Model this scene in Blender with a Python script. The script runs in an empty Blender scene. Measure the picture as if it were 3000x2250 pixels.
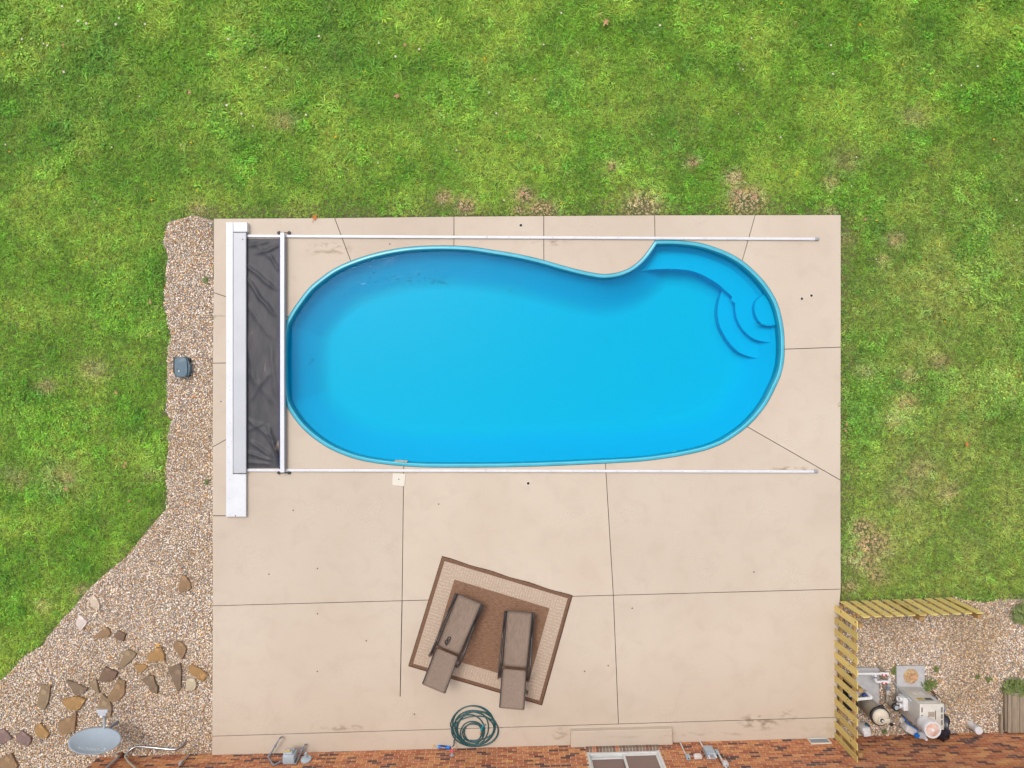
import bpy, bmesh, math, random
import numpy as np
from mathutils import Vector, Matrix
from mathutils.geometry import tessellate_polygon

random.seed(7)
rng = np.random.default_rng(11)
SC = bpy.context.scene
COL = SC.collection
R = math.radians

# ------------------------------------------------------------------ camera, sky, sun, exposure
CAM_H = 15.5          # metres above the deck (drone looking straight down)
PPM = 135.0           # photo pixels per metre at deck level
cam_d = bpy.data.cameras.new('camera')
cam_d.sensor_width = 36.0
cam_d.lens = 18.0 / (1500.0 / PPM / CAM_H)
cam_d.clip_start = 0.1
cam_d.clip_end = 600.0
cam = bpy.data.objects.new('camera', cam_d)
COL.objects.link(cam)
cam.location = (0, 0, CAM_H)
cam.rotation_euler = (0, 0, 0)
SC.camera = cam

SUN_EL, SUN_DX, SUN_DY = R(66), 0.60, -0.80      # light travels towards +x, -y
world = bpy.data.worlds.new('World')
SC.world = world
world.use_nodes = True
wn, wl = world.node_tree.nodes, world.node_tree.links
wn.clear()
w_out = wn.new('ShaderNodeOutputWorld'); w_bg = wn.new('ShaderNodeBackground')
sky = wn.new('ShaderNodeTexSky'); sky.sky_type = 'NISHITA'; sky.sun_disc = False
sky.sun_elevation = SUN_EL
sky.sun_rotation = math.atan2(-SUN_DX, -SUN_DY)
sky.air_density = 1.0; sky.dust_density = 4.0; sky.ozone_density = 1.0
hsv = wn.new('ShaderNodeHueSaturation'); hsv.inputs['Saturation'].default_value = 0.28   # thin white overcast
wl.new(sky.outputs[0], hsv.inputs['Color'])
wl.new(hsv.outputs[0], w_bg.inputs['Color'])
w_bg.inputs['Strength'].default_value = 0.15
wl.new(w_bg.outputs[0], w_out.inputs['Surface'])

sun_d = bpy.data.lights.new('sun', 'SUN')
sun_d.energy = 0.75
sun_d.angle = R(15)
sun_d.color = (1.0, 0.95, 0.87)
sun = bpy.data.objects.new('sun', sun_d)
COL.objects.link(sun)
sdir = Vector((SUN_DX * math.cos(SUN_EL), SUN_DY * math.cos(SUN_EL), -math.sin(SUN_EL)))
sun.rotation_euler = sdir.to_track_quat('-Z', 'Y').to_euler()
sun.location = (-6, 8, 20)

SC.view_settings.view_transform = 'Standard'
SC.view_settings.look = 'None'
SC.view_settings.gamma = 1.0
SC.view_settings.exposure = 0.47
SC.view_settings.use_curve_mapping = False
SC.render.engine = 'CYCLES'
SC.cycles.max_bounces = 8
SC.cycles.transparent_max_bounces = 12

# ------------------------------------------------------------------ helpers
def P(px, py, z=0.0):
    k = (CAM_H - z) / CAM_H / PPM
    return Vector(((px - 1500) * k, (1125 - py) * k, z))

def PL(pts, z=0.0):
    return [P(x, y, z) for x, y in pts]

class G:
    """collects vertices and faces (with material slots) of one mesh"""
    def __init__(s): s.v = []; s.f = []; s.m = []; s.cur = 0
    def add(s, vs, fs):
        o = len(s.v); s.v += [tuple(v) for v in vs]
        for f in fs: s.f.append(tuple(i + o for i in f)); s.m.append(s.cur)
        return s
    def slot(s, i): s.cur = i; return s
    def bm(s, bm):
        bm.verts.index_update()
        s.add([v.co[:] for v in bm.verts], [[v.index for v in f.verts] for f in bm.faces]); bm.free(); return s
    def box(s, c, d, rz=0.0, bev=0.0, seg=2, rot=None):
        b = bmesh.new(); bmesh.ops.create_cube(b, size=1.0)
        for v in b.verts: v.co = Vector((v.co.x * d[0], v.co.y * d[1], v.co.z * d[2]))
        if bev > 0: bmesh.ops.bevel(b, geom=b.edges[:], offset=bev, segments=seg, affect='EDGES', profile=0.5)
        M = Matrix.Translation(Vector(c)) @ (rot.to_4x4() if rot else Matrix.Rotation(rz, 4, 'Z'))
        b.transform(M); return s.bm(b)
    def prism(s, poly, z0, z1, bev=0.0, seg=2):
        poly = [(p[0], p[1]) for p in poly]
        a = sum(poly[i][0] * poly[(i + 1) % len(poly)][1] - poly[(i + 1) % len(poly)][0] * poly[i][1] for i in range(len(poly)))
        if a < 0: poly = poly[::-1]
        n = len(poly)
        if bev > 0:
            b = bmesh.new()
            lo = [b.verts.new((x, y, z0)) for x, y in poly]; hi = [b.verts.new((x, y, z1)) for x, y in poly]
            b.faces.new(lo[::-1]); top = b.faces.new(hi)
            for i in range(n): b.faces.new((lo[i], lo[(i + 1) % n], hi[(i + 1) % n], hi[i]))
            bmesh.ops.bevel(b, geom=list(top.edges), offset=bev, segments=seg, affect='EDGES', profile=0.5)
            bmesh.ops.triangulate(b, faces=[f for f in b.faces if len(f.verts) > 4])
            return s.bm(b)
        tri = tessellate_polygon([[Vector((x, y, 0)) for x, y in poly]])
        vs = [(x, y, z1) for x, y in poly] + [(x, y, z0) for x, y in poly]
        fs = []
        for t in tri:
            p, q, r_ = [Vector(poly[i]) for i in t]
            if (q - p).cross(r_ - p) < 0: t = t[::-1]
            fs.append(tuple(t)); fs.append(tuple(i + n for i in t[::-1]))
        for i in range(n):
            j = (i + 1) % n; fs.append((i + n, j + n, j, i))
        return s.add(vs, fs)
    def cyl(s, p0, p1, r0, r1=None, n=16, cap=True):
        r1 = r0 if r1 is None else r1
        p0, p1 = Vector(p0), Vector(p1); d = (p1 - p0).normalized()
        a = d.orthogonal().normalized(); b = d.cross(a)
        vs = []
        for p, r_ in ((p0, r0), (p1, r1)):
            for i in range(n):
                t = 2 * math.pi * i / n; vs.append(p + a * (r_ * math.cos(t)) + b * (r_ * math.sin(t)))
        fs = [(i, (i + 1) % n, n + (i + 1) % n, n + i) for i in range(n)]
        if cap: fs += [tuple(range(n))[::-1], tuple(range(n, 2 * n))]
        return s.add(vs, fs)
    def lathe(s, base, axis, prof, n=24):
        """prof: list of (distance along axis, radius)"""
        base = Vector(base); d = Vector(axis).normalized(); a = d.orthogonal().normalized(); b = d.cross(a)
        vs = []; fs = []
        for h, r_ in prof:
            for i in range(n):
                t = 2 * math.pi * i / n
                vs.append(base + d * h + a * (r_ * math.cos(t)) + b * (r_ * math.sin(t)))
        for k in range(len(prof) - 1):
            for i in range(n):
                j = (i + 1) % n; fs.append((k * n + i, k * n + j, (k + 1) * n + j, (k + 1) * n + i))
        fs.append(tuple(range(n))[::-1]); fs.append(tuple(range((len(prof) - 1) * n, len(prof) * n)))
        return s.add(vs, fs)
    def tube(s, pts, r_, n=8, closed=False):
        pts = [Vector(p) for p in pts]; N = len(pts); vs = []; fs = []
        up = None
        for i, p in enumerate(pts):
            a = pts[max(i - 1, 0)]; b = pts[min(i + 1, N - 1)]
            d = (b - a).normalized()
            if up is None: up = d.orthogonal().normalized()
            up = (up - d * up.dot(d)); up = up.normalized() if up.length > 1e-6 else d.orthogonal().normalized()
            w = d.cross(up); rr = r_[i] if isinstance(r_, (list, tuple)) else r_
            for k in range(n):
                t = 2 * math.pi * k / n; vs.append(p + up * (rr * math.cos(t)) + w * (rr * math.sin(t)))
        for i in range(N - 1):
            for k in range(n):
                j = (k + 1) % n; fs.append((i * n + k, i * n + j, (i + 1) * n + j, (i + 1) * n + k))
        fs.append(tuple(range(n))[::-1]); fs.append(tuple(range((N - 1) * n, N * n)))
        return s.add(vs, fs)

def spline(pts, sub=8, closed=False):
    pts = [Vector(p) for p in pts]; n = len(pts); out = []
    rngi = range(n if closed else n - 1)
    for i in rngi:
        g = (lambda k: pts[k % n]) if closed else (lambda k: pts[min(max(k, 0), n - 1)])
        p0, p1, p2, p3 = g(i - 1), g(i), g(i + 1), g(i + 2)
        for k in range(sub):
            t = k / sub
            out.append(0.5 * ((2 * p1) + (p2 - p0) * t + (2 * p0 - 5 * p1 + 4 * p2 - p3) * t * t + (3 * p1 - p0 - 3 * p2 + p3) * t ** 3))
    if not closed: out.append(pts[-1])
    return out

def mesh_of(name, g, mats, smooth=False, origin=None):
    me = bpy.data.meshes.new(name)
    vs = g.v
    if origin is not None:
        ox, oy, oz = origin; vs = [(x - ox, y - oy, z - oz) for x, y, z in vs]
    me.from_pydata(vs, [], g.f)
    if not isinstance(mats, (list, tuple)): mats = [mats]
    for m in mats: me.materials.append(m)
    if len(mats) > 1: me.polygons.foreach_set('material_index', g.m)
    if smooth: me.polygons.foreach_set('use_smooth', [True] * len(me.polygons))
    me.update()
    if smooth and smooth != 'all':
        try: me.set_sharp_from_angle(angle=R(38))
        except Exception: pass
    return me

def tag(o, label=None, cat=None, group=None, kind=None):
    if label: o['label'] = label
    if cat: o['category'] = cat
    if group: o['group'] = group
    if kind: o['kind'] = kind
    return o

def thing(name, loc, label, cat, group=None):
    o = bpy.data.objects.new(name, None); COL.objects.link(o)
    o.location = loc; o.empty_display_size = 0.1
    o['_o'] = [float(c) for c in loc]
    return tag(o, label, cat, group)

def root_loc(p):
    while p.parent: p = p.parent
    return p.location

def part(name, g, mats, parent, smooth=False, label=None, kind=None):
    """child mesh; geometry is given in world coordinates"""
    o = bpy.data.objects.new(name, mesh_of(name, g, mats, smooth, tuple(root_loc(parent))))
    COL.objects.link(o); o.parent = parent
    return tag(o, label, None, None, kind)

def solo(name, g, mats, loc, label, cat, group=None, smooth=False):
    o = bpy.data.objects.new(name, mesh_of(name, g, mats, smooth, tuple(loc)))
    COL.objects.link(o); o.location = loc
    return tag(o, label, cat, group)

def struct(name, g, mats, smooth=False, kind='structure'):
    o = bpy.data.objects.new(name, mesh_of(name, g, mats, smooth)); COL.objects.link(o)
    return tag(o, kind=kind)

def copy_tree(o, parent=None):
    c = o.copy(); COL.objects.link(c); c.parent = parent
    for ch in o.children: copy_tree(ch, c)
    return c

# ------------------------------------------------------------------ materials
def nd(nt, t, **kw):
    n = nt.nodes.new(t)
    for k, v in kw.items():
        if k.startswith('i_'): n.inputs[k[2:].replace('_', ' ')].default_value = v
        else: setattr(n, k, v)
    return n

def mat(name, c1, c2=None, rough=0.6, scale=8.0, detail=5.0, bump=0.0, bscale=None, metal=0.0, spec=0.5,
        stretch=None, coat=0.0, lo=0.35, hi=0.65, c3=None, scale3=60.0, th3=0.62, rnd=0.0):
    m = bpy.data.materials.new(name); m.use_nodes = True
    nt = m.node_tree; b = nt.nodes['Principled BSDF']; L = nt.links
    b.inputs['Roughness'].default_value = rough; b.inputs['Metallic'].default_value = metal
    b.inputs['Specular IOR Level'].default_value = spec
    b.inputs['Coat Weight'].default_value = coat
    b.inputs['Base Color'].default_value = (*c1, 1)
    tc = nd(nt, 'ShaderNodeTexCoord'); vec = tc.outputs['Object']
    if stretch:
        mp = nd(nt, 'ShaderNodeMapping'); mp.inputs['Scale'].default_value = stretch
        L.new(vec, mp.inputs['Vector']); vec = mp.outputs[0]
    col = None
    if c2 is not None:
        n = nd(nt, 'ShaderNodeTexNoise'); n.inputs['Scale'].default_value = scale; n.inputs['Detail'].default_value = detail
        n.inputs['Roughness'].default_value = 0.6
        L.new(vec, n.inputs['Vector'])
        mr = nd(nt, 'ShaderNodeMapRange'); mr.inputs['From Min'].default_value = lo; mr.inputs['From Max'].default_value = hi
        L.new(n.outputs['Fac'], mr.inputs['Value'])
        mx = nd(nt, 'ShaderNodeMix', data_type='RGBA'); mx.inputs['A'].default_value = (*c1, 1); mx.inputs['B'].default_value = (*c2, 1)
        L.new(mr.outputs[0], mx.inputs['Factor']); col = mx.outputs['Result']
    if c3 is not None:
        n3 = nd(nt, 'ShaderNodeTexNoise'); n3.inputs['Scale'].default_value = scale3; n3.inputs['Detail'].default_value = 3
        L.new(vec, n3.inputs['Vector'])
        mr3 = nd(nt, 'ShaderNodeMapRange'); mr3.inputs['From Min'].default_value = th3; mr3.inputs['From Max'].default_value = th3 + 0.06
        L.new(n3.outputs['Fac'], mr3.inputs['Value'])
        mx3 = nd(nt, 'ShaderNodeMix', data_type='RGBA'); mx3.inputs['B'].default_value = (*c3, 1)
        if col: L.new(col, mx3.inputs['A'])
        else: mx3.inputs['A'].default_value = (*c1, 1)
        L.new(mr3.outputs[0], mx3.inputs['Factor']); col = mx3.outputs['Result']
    if rnd > 0:
        oi = nd(nt, 'ShaderNodeObjectInfo'); hs = nd(nt, 'ShaderNodeHueSaturation')
        mr = nd(nt, 'ShaderNodeMapRange'); mr.inputs['To Min'].default_value = 1 - rnd; mr.inputs['To Max'].default_value = 1 + rnd
        L.new(oi.outputs['Random'], mr.inputs['Value']); L.new(mr.outputs[0], hs.inputs['Value'])
        if col: L.new(col, hs.inputs['Color'])
        else: hs.inputs['Color'].default_value = (*c1, 1)
        col = hs.outputs[0]
    if col: L.new(col, b.inputs['Base Color'])
    if bump > 0:
        nb = nd(nt, 'ShaderNodeTexNoise'); nb.inputs['Scale'].default_value = bscale or scale * 4; nb.inputs['Detail'].default_value = 4
        L.new(vec, nb.inputs['Vector'])
        bp = nd(nt, 'ShaderNodeBump'); bp.inputs['Strength'].default_value = bump; bp.inputs['Distance'].default_value = 0.01
        L.new(nb.outputs['Fac'], bp.inputs['Height']); L.new(bp.outputs[0], b.inputs['Normal'])
    return m

def attr_mat(name, rough, instancer, attr='gcol', transl=0.0, spec=0.3, blade=False):
    m = bpy.data.materials.new(name); m.use_nodes = True
    nt = m.node_tree; b = nt.nodes['Principled BSDF']
    a = nd(nt, 'ShaderNodeAttribute'); a.attribute_name = attr; a.attribute_type = 'INSTANCER' if instancer else 'GEOMETRY'
    colr = a.outputs['Color']
    if blade:
        bl_ = nd(nt, 'ShaderNodeAttribute'); bl_.attribute_name = 'blade_tone'; bl_.attribute_type = 'GEOMETRY'
        mx_ = nd(nt, 'ShaderNodeMix', data_type='RGBA'); mx_.blend_type = 'MULTIPLY'; mx_.inputs['Factor'].default_value = 1.0
        nt.links.new(colr, mx_.inputs['A']); nt.links.new(bl_.outputs['Color'], mx_.inputs['B']); colr = mx_.outputs['Result']
    nt.links.new(colr, b.inputs['Base Color'])
    b.inputs['Roughness'].default_value = rough; b.inputs['Specular IOR Level'].default_value = spec
    if transl > 0:
        tr = nd(nt, 'ShaderNodeBsdfTranslucent'); nt.links.new(colr, tr.inputs['Color'])
        mx = nd(nt, 'ShaderNodeMixShader'); mx.inputs[0].default_value = transl
        nt.links.new(b.outputs[0], mx.inputs[1]); nt.links.new(tr.outputs[0], mx.inputs[2])
        nt.links.new(mx.outputs[0], nt.nodes['Material Output'].inputs['Surface'])
    return m

M = {}
M['soil'] = mat('soil', (0.065, 0.095, 0.018), (0.12, 0.11, 0.045), 0.95, 3.0, 6, 0.6, 40)
M['gravel_bed'] = mat('gravel_bed', (0.20, 0.16, 0.12), (0.34, 0.28, 0.22), 0.95, 30, 4, 0.8, 60)
M['dirt'] = mat('dirt', (0.045, 0.035, 0.028), (0.09, 0.07, 0.05), 0.95, 20)
M['white'] = mat('white_paint', (0.60, 0.605, 0.63), (0.55, 0.555, 0.58), 0.38, 2.5, 4, c3=(0.46, 0.45, 0.44), scale3=18, th3=0.70)
M['alu_grey'] = mat('grey_lid', (0.44, 0.445, 0.475), (0.40, 0.405, 0.435), 0.4, 1.5, 5)
M['alu'] = mat('rail_metal', (0.62, 0.62, 0.64), (0.56, 0.56, 0.59), 0.3, 3, 3)
M['grey_plastic'] = mat('grey_plastic', (0.25, 0.27, 0.30), None, 0.5)
M['dark'] = mat('dark_hole', (0.012, 0.010, 0.012), None, 0.8)
M['navy'] = mat('navy_edge', (0.012, 0.02, 0.11), None, 0.5)
M['cover'] = mat('cover_vinyl', (0.036, 0.036, 0.042), (0.062, 0.059, 0.064), 0.5, 3.0, 6, spec=0.3, c3=(0.26, 0.19, 0.13), scale3=2.2, th3=0.66, stretch=(1.6, 0.6, 1))
M['cream'] = mat('cream_plastic', (0.60, 0.55, 0.47), None, 0.5)
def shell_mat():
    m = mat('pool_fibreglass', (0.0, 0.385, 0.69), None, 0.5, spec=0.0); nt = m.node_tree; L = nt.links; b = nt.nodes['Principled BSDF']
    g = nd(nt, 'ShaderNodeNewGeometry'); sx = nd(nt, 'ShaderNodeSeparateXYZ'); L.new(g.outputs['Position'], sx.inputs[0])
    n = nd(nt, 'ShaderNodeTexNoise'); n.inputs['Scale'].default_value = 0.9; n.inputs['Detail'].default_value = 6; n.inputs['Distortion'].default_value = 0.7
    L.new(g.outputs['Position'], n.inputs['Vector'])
    # turquoise floor against bluer walls: wall shade and water ripples painted into the colour
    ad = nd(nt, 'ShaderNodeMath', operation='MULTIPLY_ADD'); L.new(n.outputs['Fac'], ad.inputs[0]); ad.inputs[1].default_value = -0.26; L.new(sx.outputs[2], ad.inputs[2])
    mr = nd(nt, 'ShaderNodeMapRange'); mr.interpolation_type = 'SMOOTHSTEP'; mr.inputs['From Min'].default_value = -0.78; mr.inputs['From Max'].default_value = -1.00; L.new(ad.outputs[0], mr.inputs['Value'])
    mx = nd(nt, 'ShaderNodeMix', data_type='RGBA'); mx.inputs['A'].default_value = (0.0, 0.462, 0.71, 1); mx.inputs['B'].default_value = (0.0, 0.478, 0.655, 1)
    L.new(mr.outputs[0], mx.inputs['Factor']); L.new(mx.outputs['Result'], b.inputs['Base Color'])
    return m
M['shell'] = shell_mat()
M['coping'] = mat('coping_fibreglass', (0.045, 0.35, 0.47), (0.07, 0.40, 0.54), 0.25, 2.5, 4)
M['lip'] = mat('lip_fibreglass', (0.02, 0.27, 0.36), (0.025, 0.31, 0.40), 0.3, 4, 3)
M['pearl'] = mat('coping_edge', (0.12, 0.47, 0.54), None, 0.2)
M['fabric'] = mat('sling_fabric', (0.19, 0.132, 0.098), (0.25, 0.18, 0.138), 0.85, 60, 3, 0.25, 300, stretch=(1, 0.12, 1))
M['frame_steel'] = mat('bronze_steel', (0.022, 0.018, 0.017), (0.04, 0.033, 0.03), 0.32, 12, 3)
M['hose'] = mat('hose_rubber', (0.012, 0.062, 0.068), (0.02, 0.085, 0.09), 0.4, 14, 2)
M['teal'] = mat('teal_plastic', (0.01, 0.22, 0.27), None, 0.35)
M['blue'] = mat('blue_plastic', (0.01, 0.17, 0.62), None, 0.35)
M['navy2'] = mat('label_navy', (0.008, 0.03, 0.16), None, 0.5)
M['yellow'] = mat('yellow_plastic', (0.75, 0.42, 0.01), None, 0.4)
M['orange'] = mat('orange_plastic', (0.75, 0.22, 0.06), None, 0.4)
M['red'] = mat('red_plastic', (0.50, 0.02, 0.05), None, 0.4)
M['chrome'] = mat('chrome', (0.45, 0.45, 0.47), None, 0.2, metal=1.0)
M['brass'] = mat('old_brass', (0.48, 0.38, 0.24), (0.36, 0.28, 0.18), 0.45, 12, 4, metal=0.4)
M['rust'] = mat('rust', (0.20, 0.07, 0.03), (0.12, 0.05, 0.03), 0.85, 40, 4)
M['galv'] = mat('galvanised', (0.40, 0.41, 0.43), (0.33, 0.34, 0.36), 0.5, 18, 4)
M['elec'] = mat('painted_grey_box', (0.37, 0.42, 0.46), (0.31, 0.36, 0.40), 0.5, 12, 4)
M['elec_dark'] = mat('painted_grey_conduit', (0.17, 0.19, 0.23), (0.22, 0.25, 0.30), 0.5, 30, 4, 0.3, 90)
M['gold'] = mat('outlet_cover', (0.46, 0.34, 0.12), None, 0.4)
M['clear'] = mat('clear_plastic', (0.55, 0.50, 0.47), None, 0.15)
M['dish'] = mat('dish_paint', (0.33, 0.38, 0.44), (0.30, 0.35, 0.41), 0.5, 4, 4)
M['dish_text'] = mat('dish_lettering', (0.62, 0.67, 0.73), None, 0.5)
M['utility'] = mat('utility_plastic', (0.055, 0.105, 0.14), (0.07, 0.125, 0.165), 0.45, 10, 4)
M['black'] = mat('black_plastic', (0.012, 0.012, 0.014), None, 0.45)
M['bag'] = mat('black_bag', (0.012, 0.012, 0.018), (0.03, 0.03, 0.045), 0.28, 20, 4, 0.5, 30)
M['pvc'] = mat('white_pvc', (0.66, 0.65, 0.66), (0.58, 0.57, 0.58), 0.3, 12, 3)
M['pvc_old'] = mat('weathered_pvc', (0.42, 0.37, 0.30), (0.33, 0.29, 0.23), 0.6, 14, 4)
M['filter'] = mat('filter_tank', (0.36, 0.31, 0.235), (0.31, 0.265, 0.20), 0.5, 6, 5)
M['filter_top'] = mat('filter_lid', (0.58, 0.50, 0.39), (0.48, 0.41, 0.32), 0.5, 14, 5)
M['heater'] = mat('heater_enamel', (0.52, 0.49, 0.45), (0.46, 0.435, 0.40), 0.45, 5, 5)
M['heater_top'] = mat('heater_top_enamel', (0.56, 0.52, 0.46), (0.50, 0.45, 0.39), 0.45, 6, 5, c3=(0.50, 0.28, 0.13), scale3=7, th3=0.68)
M['copper'] = mat('rusty_cap', (0.66, 0.50, 0.44), (0.48, 0.25, 0.17), 0.4, 9, 5)
M['pad'] = mat('concrete_pad', (0.36, 0.35, 0.36), (0.43, 0.42, 0.42), 0.85, 10, 5, 0.2, 80, c3=(0.36, 0.25, 0.17), scale3=5, th3=0.70)
M['sand'] = mat('straw_fill', (0.36, 0.22, 0.09), (0.52, 0.40, 0.24), 0.95, 30, 3, 0.8, 60)
M['cedar'] = mat('yellow_pine', (0.62, 0.485, 0.165), (0.54, 0.41, 0.13), 0.75, 6, 6, 0.25, 30, stretch=(6, 6, 0.6), rnd=0.16)
M['pine_rail'] = mat('pine_rail', (0.30, 0.17, 0.06), (0.36, 0.22, 0.085), 0.8, 8, 5)
M['pine_knot'] = mat('pine_knot', (0.10, 0.055, 0.015), None, 0.8)
M['old_wood'] = mat('weathered_wood', (0.30, 0.235, 0.165), (0.20, 0.16, 0.12), 0.85, 5, 6, 0.4, 20, stretch=(10, 0.8, 1), rnd=0.12)
M['mortar'] = mat('mortar', (0.66, 0.56, 0.46), (0.54, 0.44, 0.35), 0.95, 30, 4, 0.3, 90)
M['vinyl'] = mat('white_vinyl', (0.66, 0.66, 0.65), (0.60, 0.59, 0.57), 0.35, 8, 4)
M['roof'] = mat('roof_shingle', (0.10, 0.09, 0.085), (0.15, 0.135, 0.125), 0.95, 12, 5, 0.5, 40)
M['leaf_orange'] = mat('orange_leaf', (0.62, 0.17, 0.03), (0.46, 0.13, 0.03), 0.7, 30, 3)
M['leaf_tan'] = mat('dry_leaf', (0.52, 0.30, 0.17), (0.40, 0.20, 0.10), 0.8, 30, 3)
M['leaf_dark'] = mat('dark_sprig', (0.04, 0.06, 0.02), None, 0.7)
M['debris'] = mat('debris', (0.02, 0.025, 0.02), None, 0.8)
M['weed'] = mat('weed_leaf', (0.10, 0.15, 0.030), (0.17, 0.20, 0.06), 0.6, 14, 3)
M['sticker_y'] = mat('sticker_yellow', (0.55, 0.42, 0.10), None, 0.5)
M['sticker_b'] = mat('sticker_dark', (0.07, 0.065, 0.06), None, 0.5)
M['sticker_w'] = mat('sticker_pale', (0.60, 0.56, 0.52), None, 0.5)
M['skyblue'] = mat('blue_sheet', (0.01, 0.30, 0.72), None, 0.4)
M['stick'] = mat('twig', (0.10, 0.05, 0.03), None, 0.9)

# concrete deck: warm coating with faint blotches, dust and dark specks
def deck_mat():
    m = bpy.data.materials.new('deck_concrete'); m.use_nodes = True
    nt = m.node_tree; b = nt.nodes['Principled BSDF']; L = nt.links
    b.inputs['Roughness'].default_value = 0.8; b.inputs['Specular IOR Level'].default_value = 0.25
    g = nd(nt, 'ShaderNodeNewGeometry'); pos = g.outputs['Position']
    def noise(s, d=5, st=None, dist=0.0):
        n = nd(nt, 'ShaderNodeTexNoise'); n.inputs['Scale'].default_value = s; n.inputs['Detail'].default_value = d
        n.inputs['Distortion'].default_value = dist
        v = pos
        if st:
            mp = nd(nt, 'ShaderNodeMapping'); mp.inputs['Scale'].default_value = st; L.new(pos, mp.inputs['Vector']); v = mp.outputs[0]
        L.new(v, n.inputs['Vector']); return n.outputs['Fac']
    def rng_(v, a, c, t0=0.0, t1=1.0):
        mr = nd(nt, 'ShaderNodeMapRange'); mr.inputs['From Min'].default_value = a; mr.inputs['From Max'].default_value = c
        mr.inputs['To Min'].default_value = t0; mr.inputs['To Max'].default_value = t1
        L.new(v, mr.inputs['Value']); return mr.outputs[0]
    def mix(f, A, B, mode='MIX'):
        mx = nd(nt, 'ShaderNodeMix', data_type='RGBA'); mx.blend_type = mode
        for s_, v in (('A', A), ('B', B)):
            if isinstance(v, tuple): mx.inputs[s_].default_value = (*v, 1)
            else: L.new(v, mx.inputs[s_])
        L.new(f, mx.inputs['Factor']); return mx.outputs['Result']
    def mathn(op, a, c):
        n = nd(nt, 'ShaderNodeMath', operation=op)
        for i, v in enumerate((a, c)):
            if isinstance(v, (int, float)): n.inputs[i].default_value = v
            else: L.new(v, n.inputs[i])
        return n.outputs[0]
    c = mix(rng_(noise(0.45, 6), 0.35, 0.65), (0.482, 0.396, 0.316), (0.522, 0.437, 0.354))
    c = mix(rng_(noise(2.6, 6, None, 0.6), 0.48, 0.75, 0, 0.38), c, (0.43, 0.335, 0.265))
    c = mix(rng_(noise(7, 4, (1, 3.2, 1)), 0.60, 0.78, 0, 0.35), c, (0.56, 0.465, 0.39))
    # gritty patches
    grit = mathn('MULTIPLY', rng_(noise(0.9, 4), 0.53, 0.66), rng_(noise(46, 3), 0.60, 0.66))
    c = mix(mathn('MULTIPLY', grit, 0.55), c, (0.22, 0.165, 0.125))
    # isolated dark droppings
    v = nd(nt, 'ShaderNodeTexVoronoi', voronoi_dimensions='2D'); v.inputs['Scale'].default_value = 1.9; L.new(pos, v.inputs['Vector'])
    sp = rng_(v.outputs['Distance'], 0.022, 0.04, 1, 0)
    vs = nd(nt, 'ShaderNodeSeparateColor'); L.new(v.outputs['Color'], vs.inputs[0])
    sp = mathn('MULTIPLY', sp, mathn('GREATER_THAN', vs.outputs[0], 0.95))
    c = mix(mathn('MULTIPLY', sp, 0.85), c, (0.05, 0.035, 0.03))
    # dirty water marks (their own places on the slab)
    sx = nd(nt, 'ShaderNodeSeparateXYZ'); L.new(pos, sx.inputs[0])
    ragged = noise(5, 5, (1.0, 2.2, 1))
    for (px, py, rx, ry, amt, colr) in [(2225, 2115, 62, 24, 0.9, (0.25, 0.19, 0.135)), (2310, 2095, 26, 22, 0.7, (0.30, 0.23, 0.17)),
                                      (1010, 2132, 70, 10, 0.75, (0.26, 0.20, 0.15)), (960, 730, 70, 22, 0.8, (0.33, 0.25, 0.18)),
                                      (2330, 1373, 70, 7, 0.9, (0.30, 0.21, 0.14)), (1370, 1385, 400, 5, 0.3, (0.36, 0.27, 0.2)),
                                      (1620, 712, 60, 9, 0.8, (0.33, 0.23, 0.17)), (1640, 2150, 24, 22, 0.7, (0.30, 0.24, 0.17)),
                                      (640, 930, 26, 8, 1.0, (0.20, 0.16, 0.10)), (2400, 2140, 60, 30, 0.5, (0.42, 0.33, 0.22)),
                                      (2040, 1060+1090, 300, 6, 0.5, (0.33, 0.26, 0.2))]:
        q = P(px, py)
        dx = mathn('DIVIDE', mathn('SUBTRACT', sx.outputs[0], q.x), rx / PPM)
        dy = mathn('DIVIDE', mathn('SUBTRACT', sx.outputs[1], q.y), ry / PPM)
        d2 = mathn('ADD', mathn('MULTIPLY', dx, dx), mathn('MULTIPLY', dy, dy))
        f = mathn('MULTIPLY', rng_(d2, 0.2, 1.3, 1, 0), rng_(ragged, 0.47, 0.62, 0, amt))
        c = mix(f, c, colr)
    oi = nd(nt, 'ShaderNodeObjectInfo'); hv_ = nd(nt, 'ShaderNodeHueSaturation'); L.new(c, hv_.inputs['Color'])
    L.new(rng_(oi.outputs['Random'], 0, 1, 0.965, 1.03), hv_.inputs['Value']); c = hv_.outputs[0]
    L.new(c, b.inputs['Base Color'])
    bp = nd(nt, 'ShaderNodeBump'); bp.inputs['Strength'].default_value = 0.25; bp.inputs['Distance'].default_value = 0.004
    L.new(noise(60, 4), bp.inputs['Height']); L.new(bp.outputs[0], b.inputs['Normal'])
    return m
M['deck'] = deck_mat()

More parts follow.
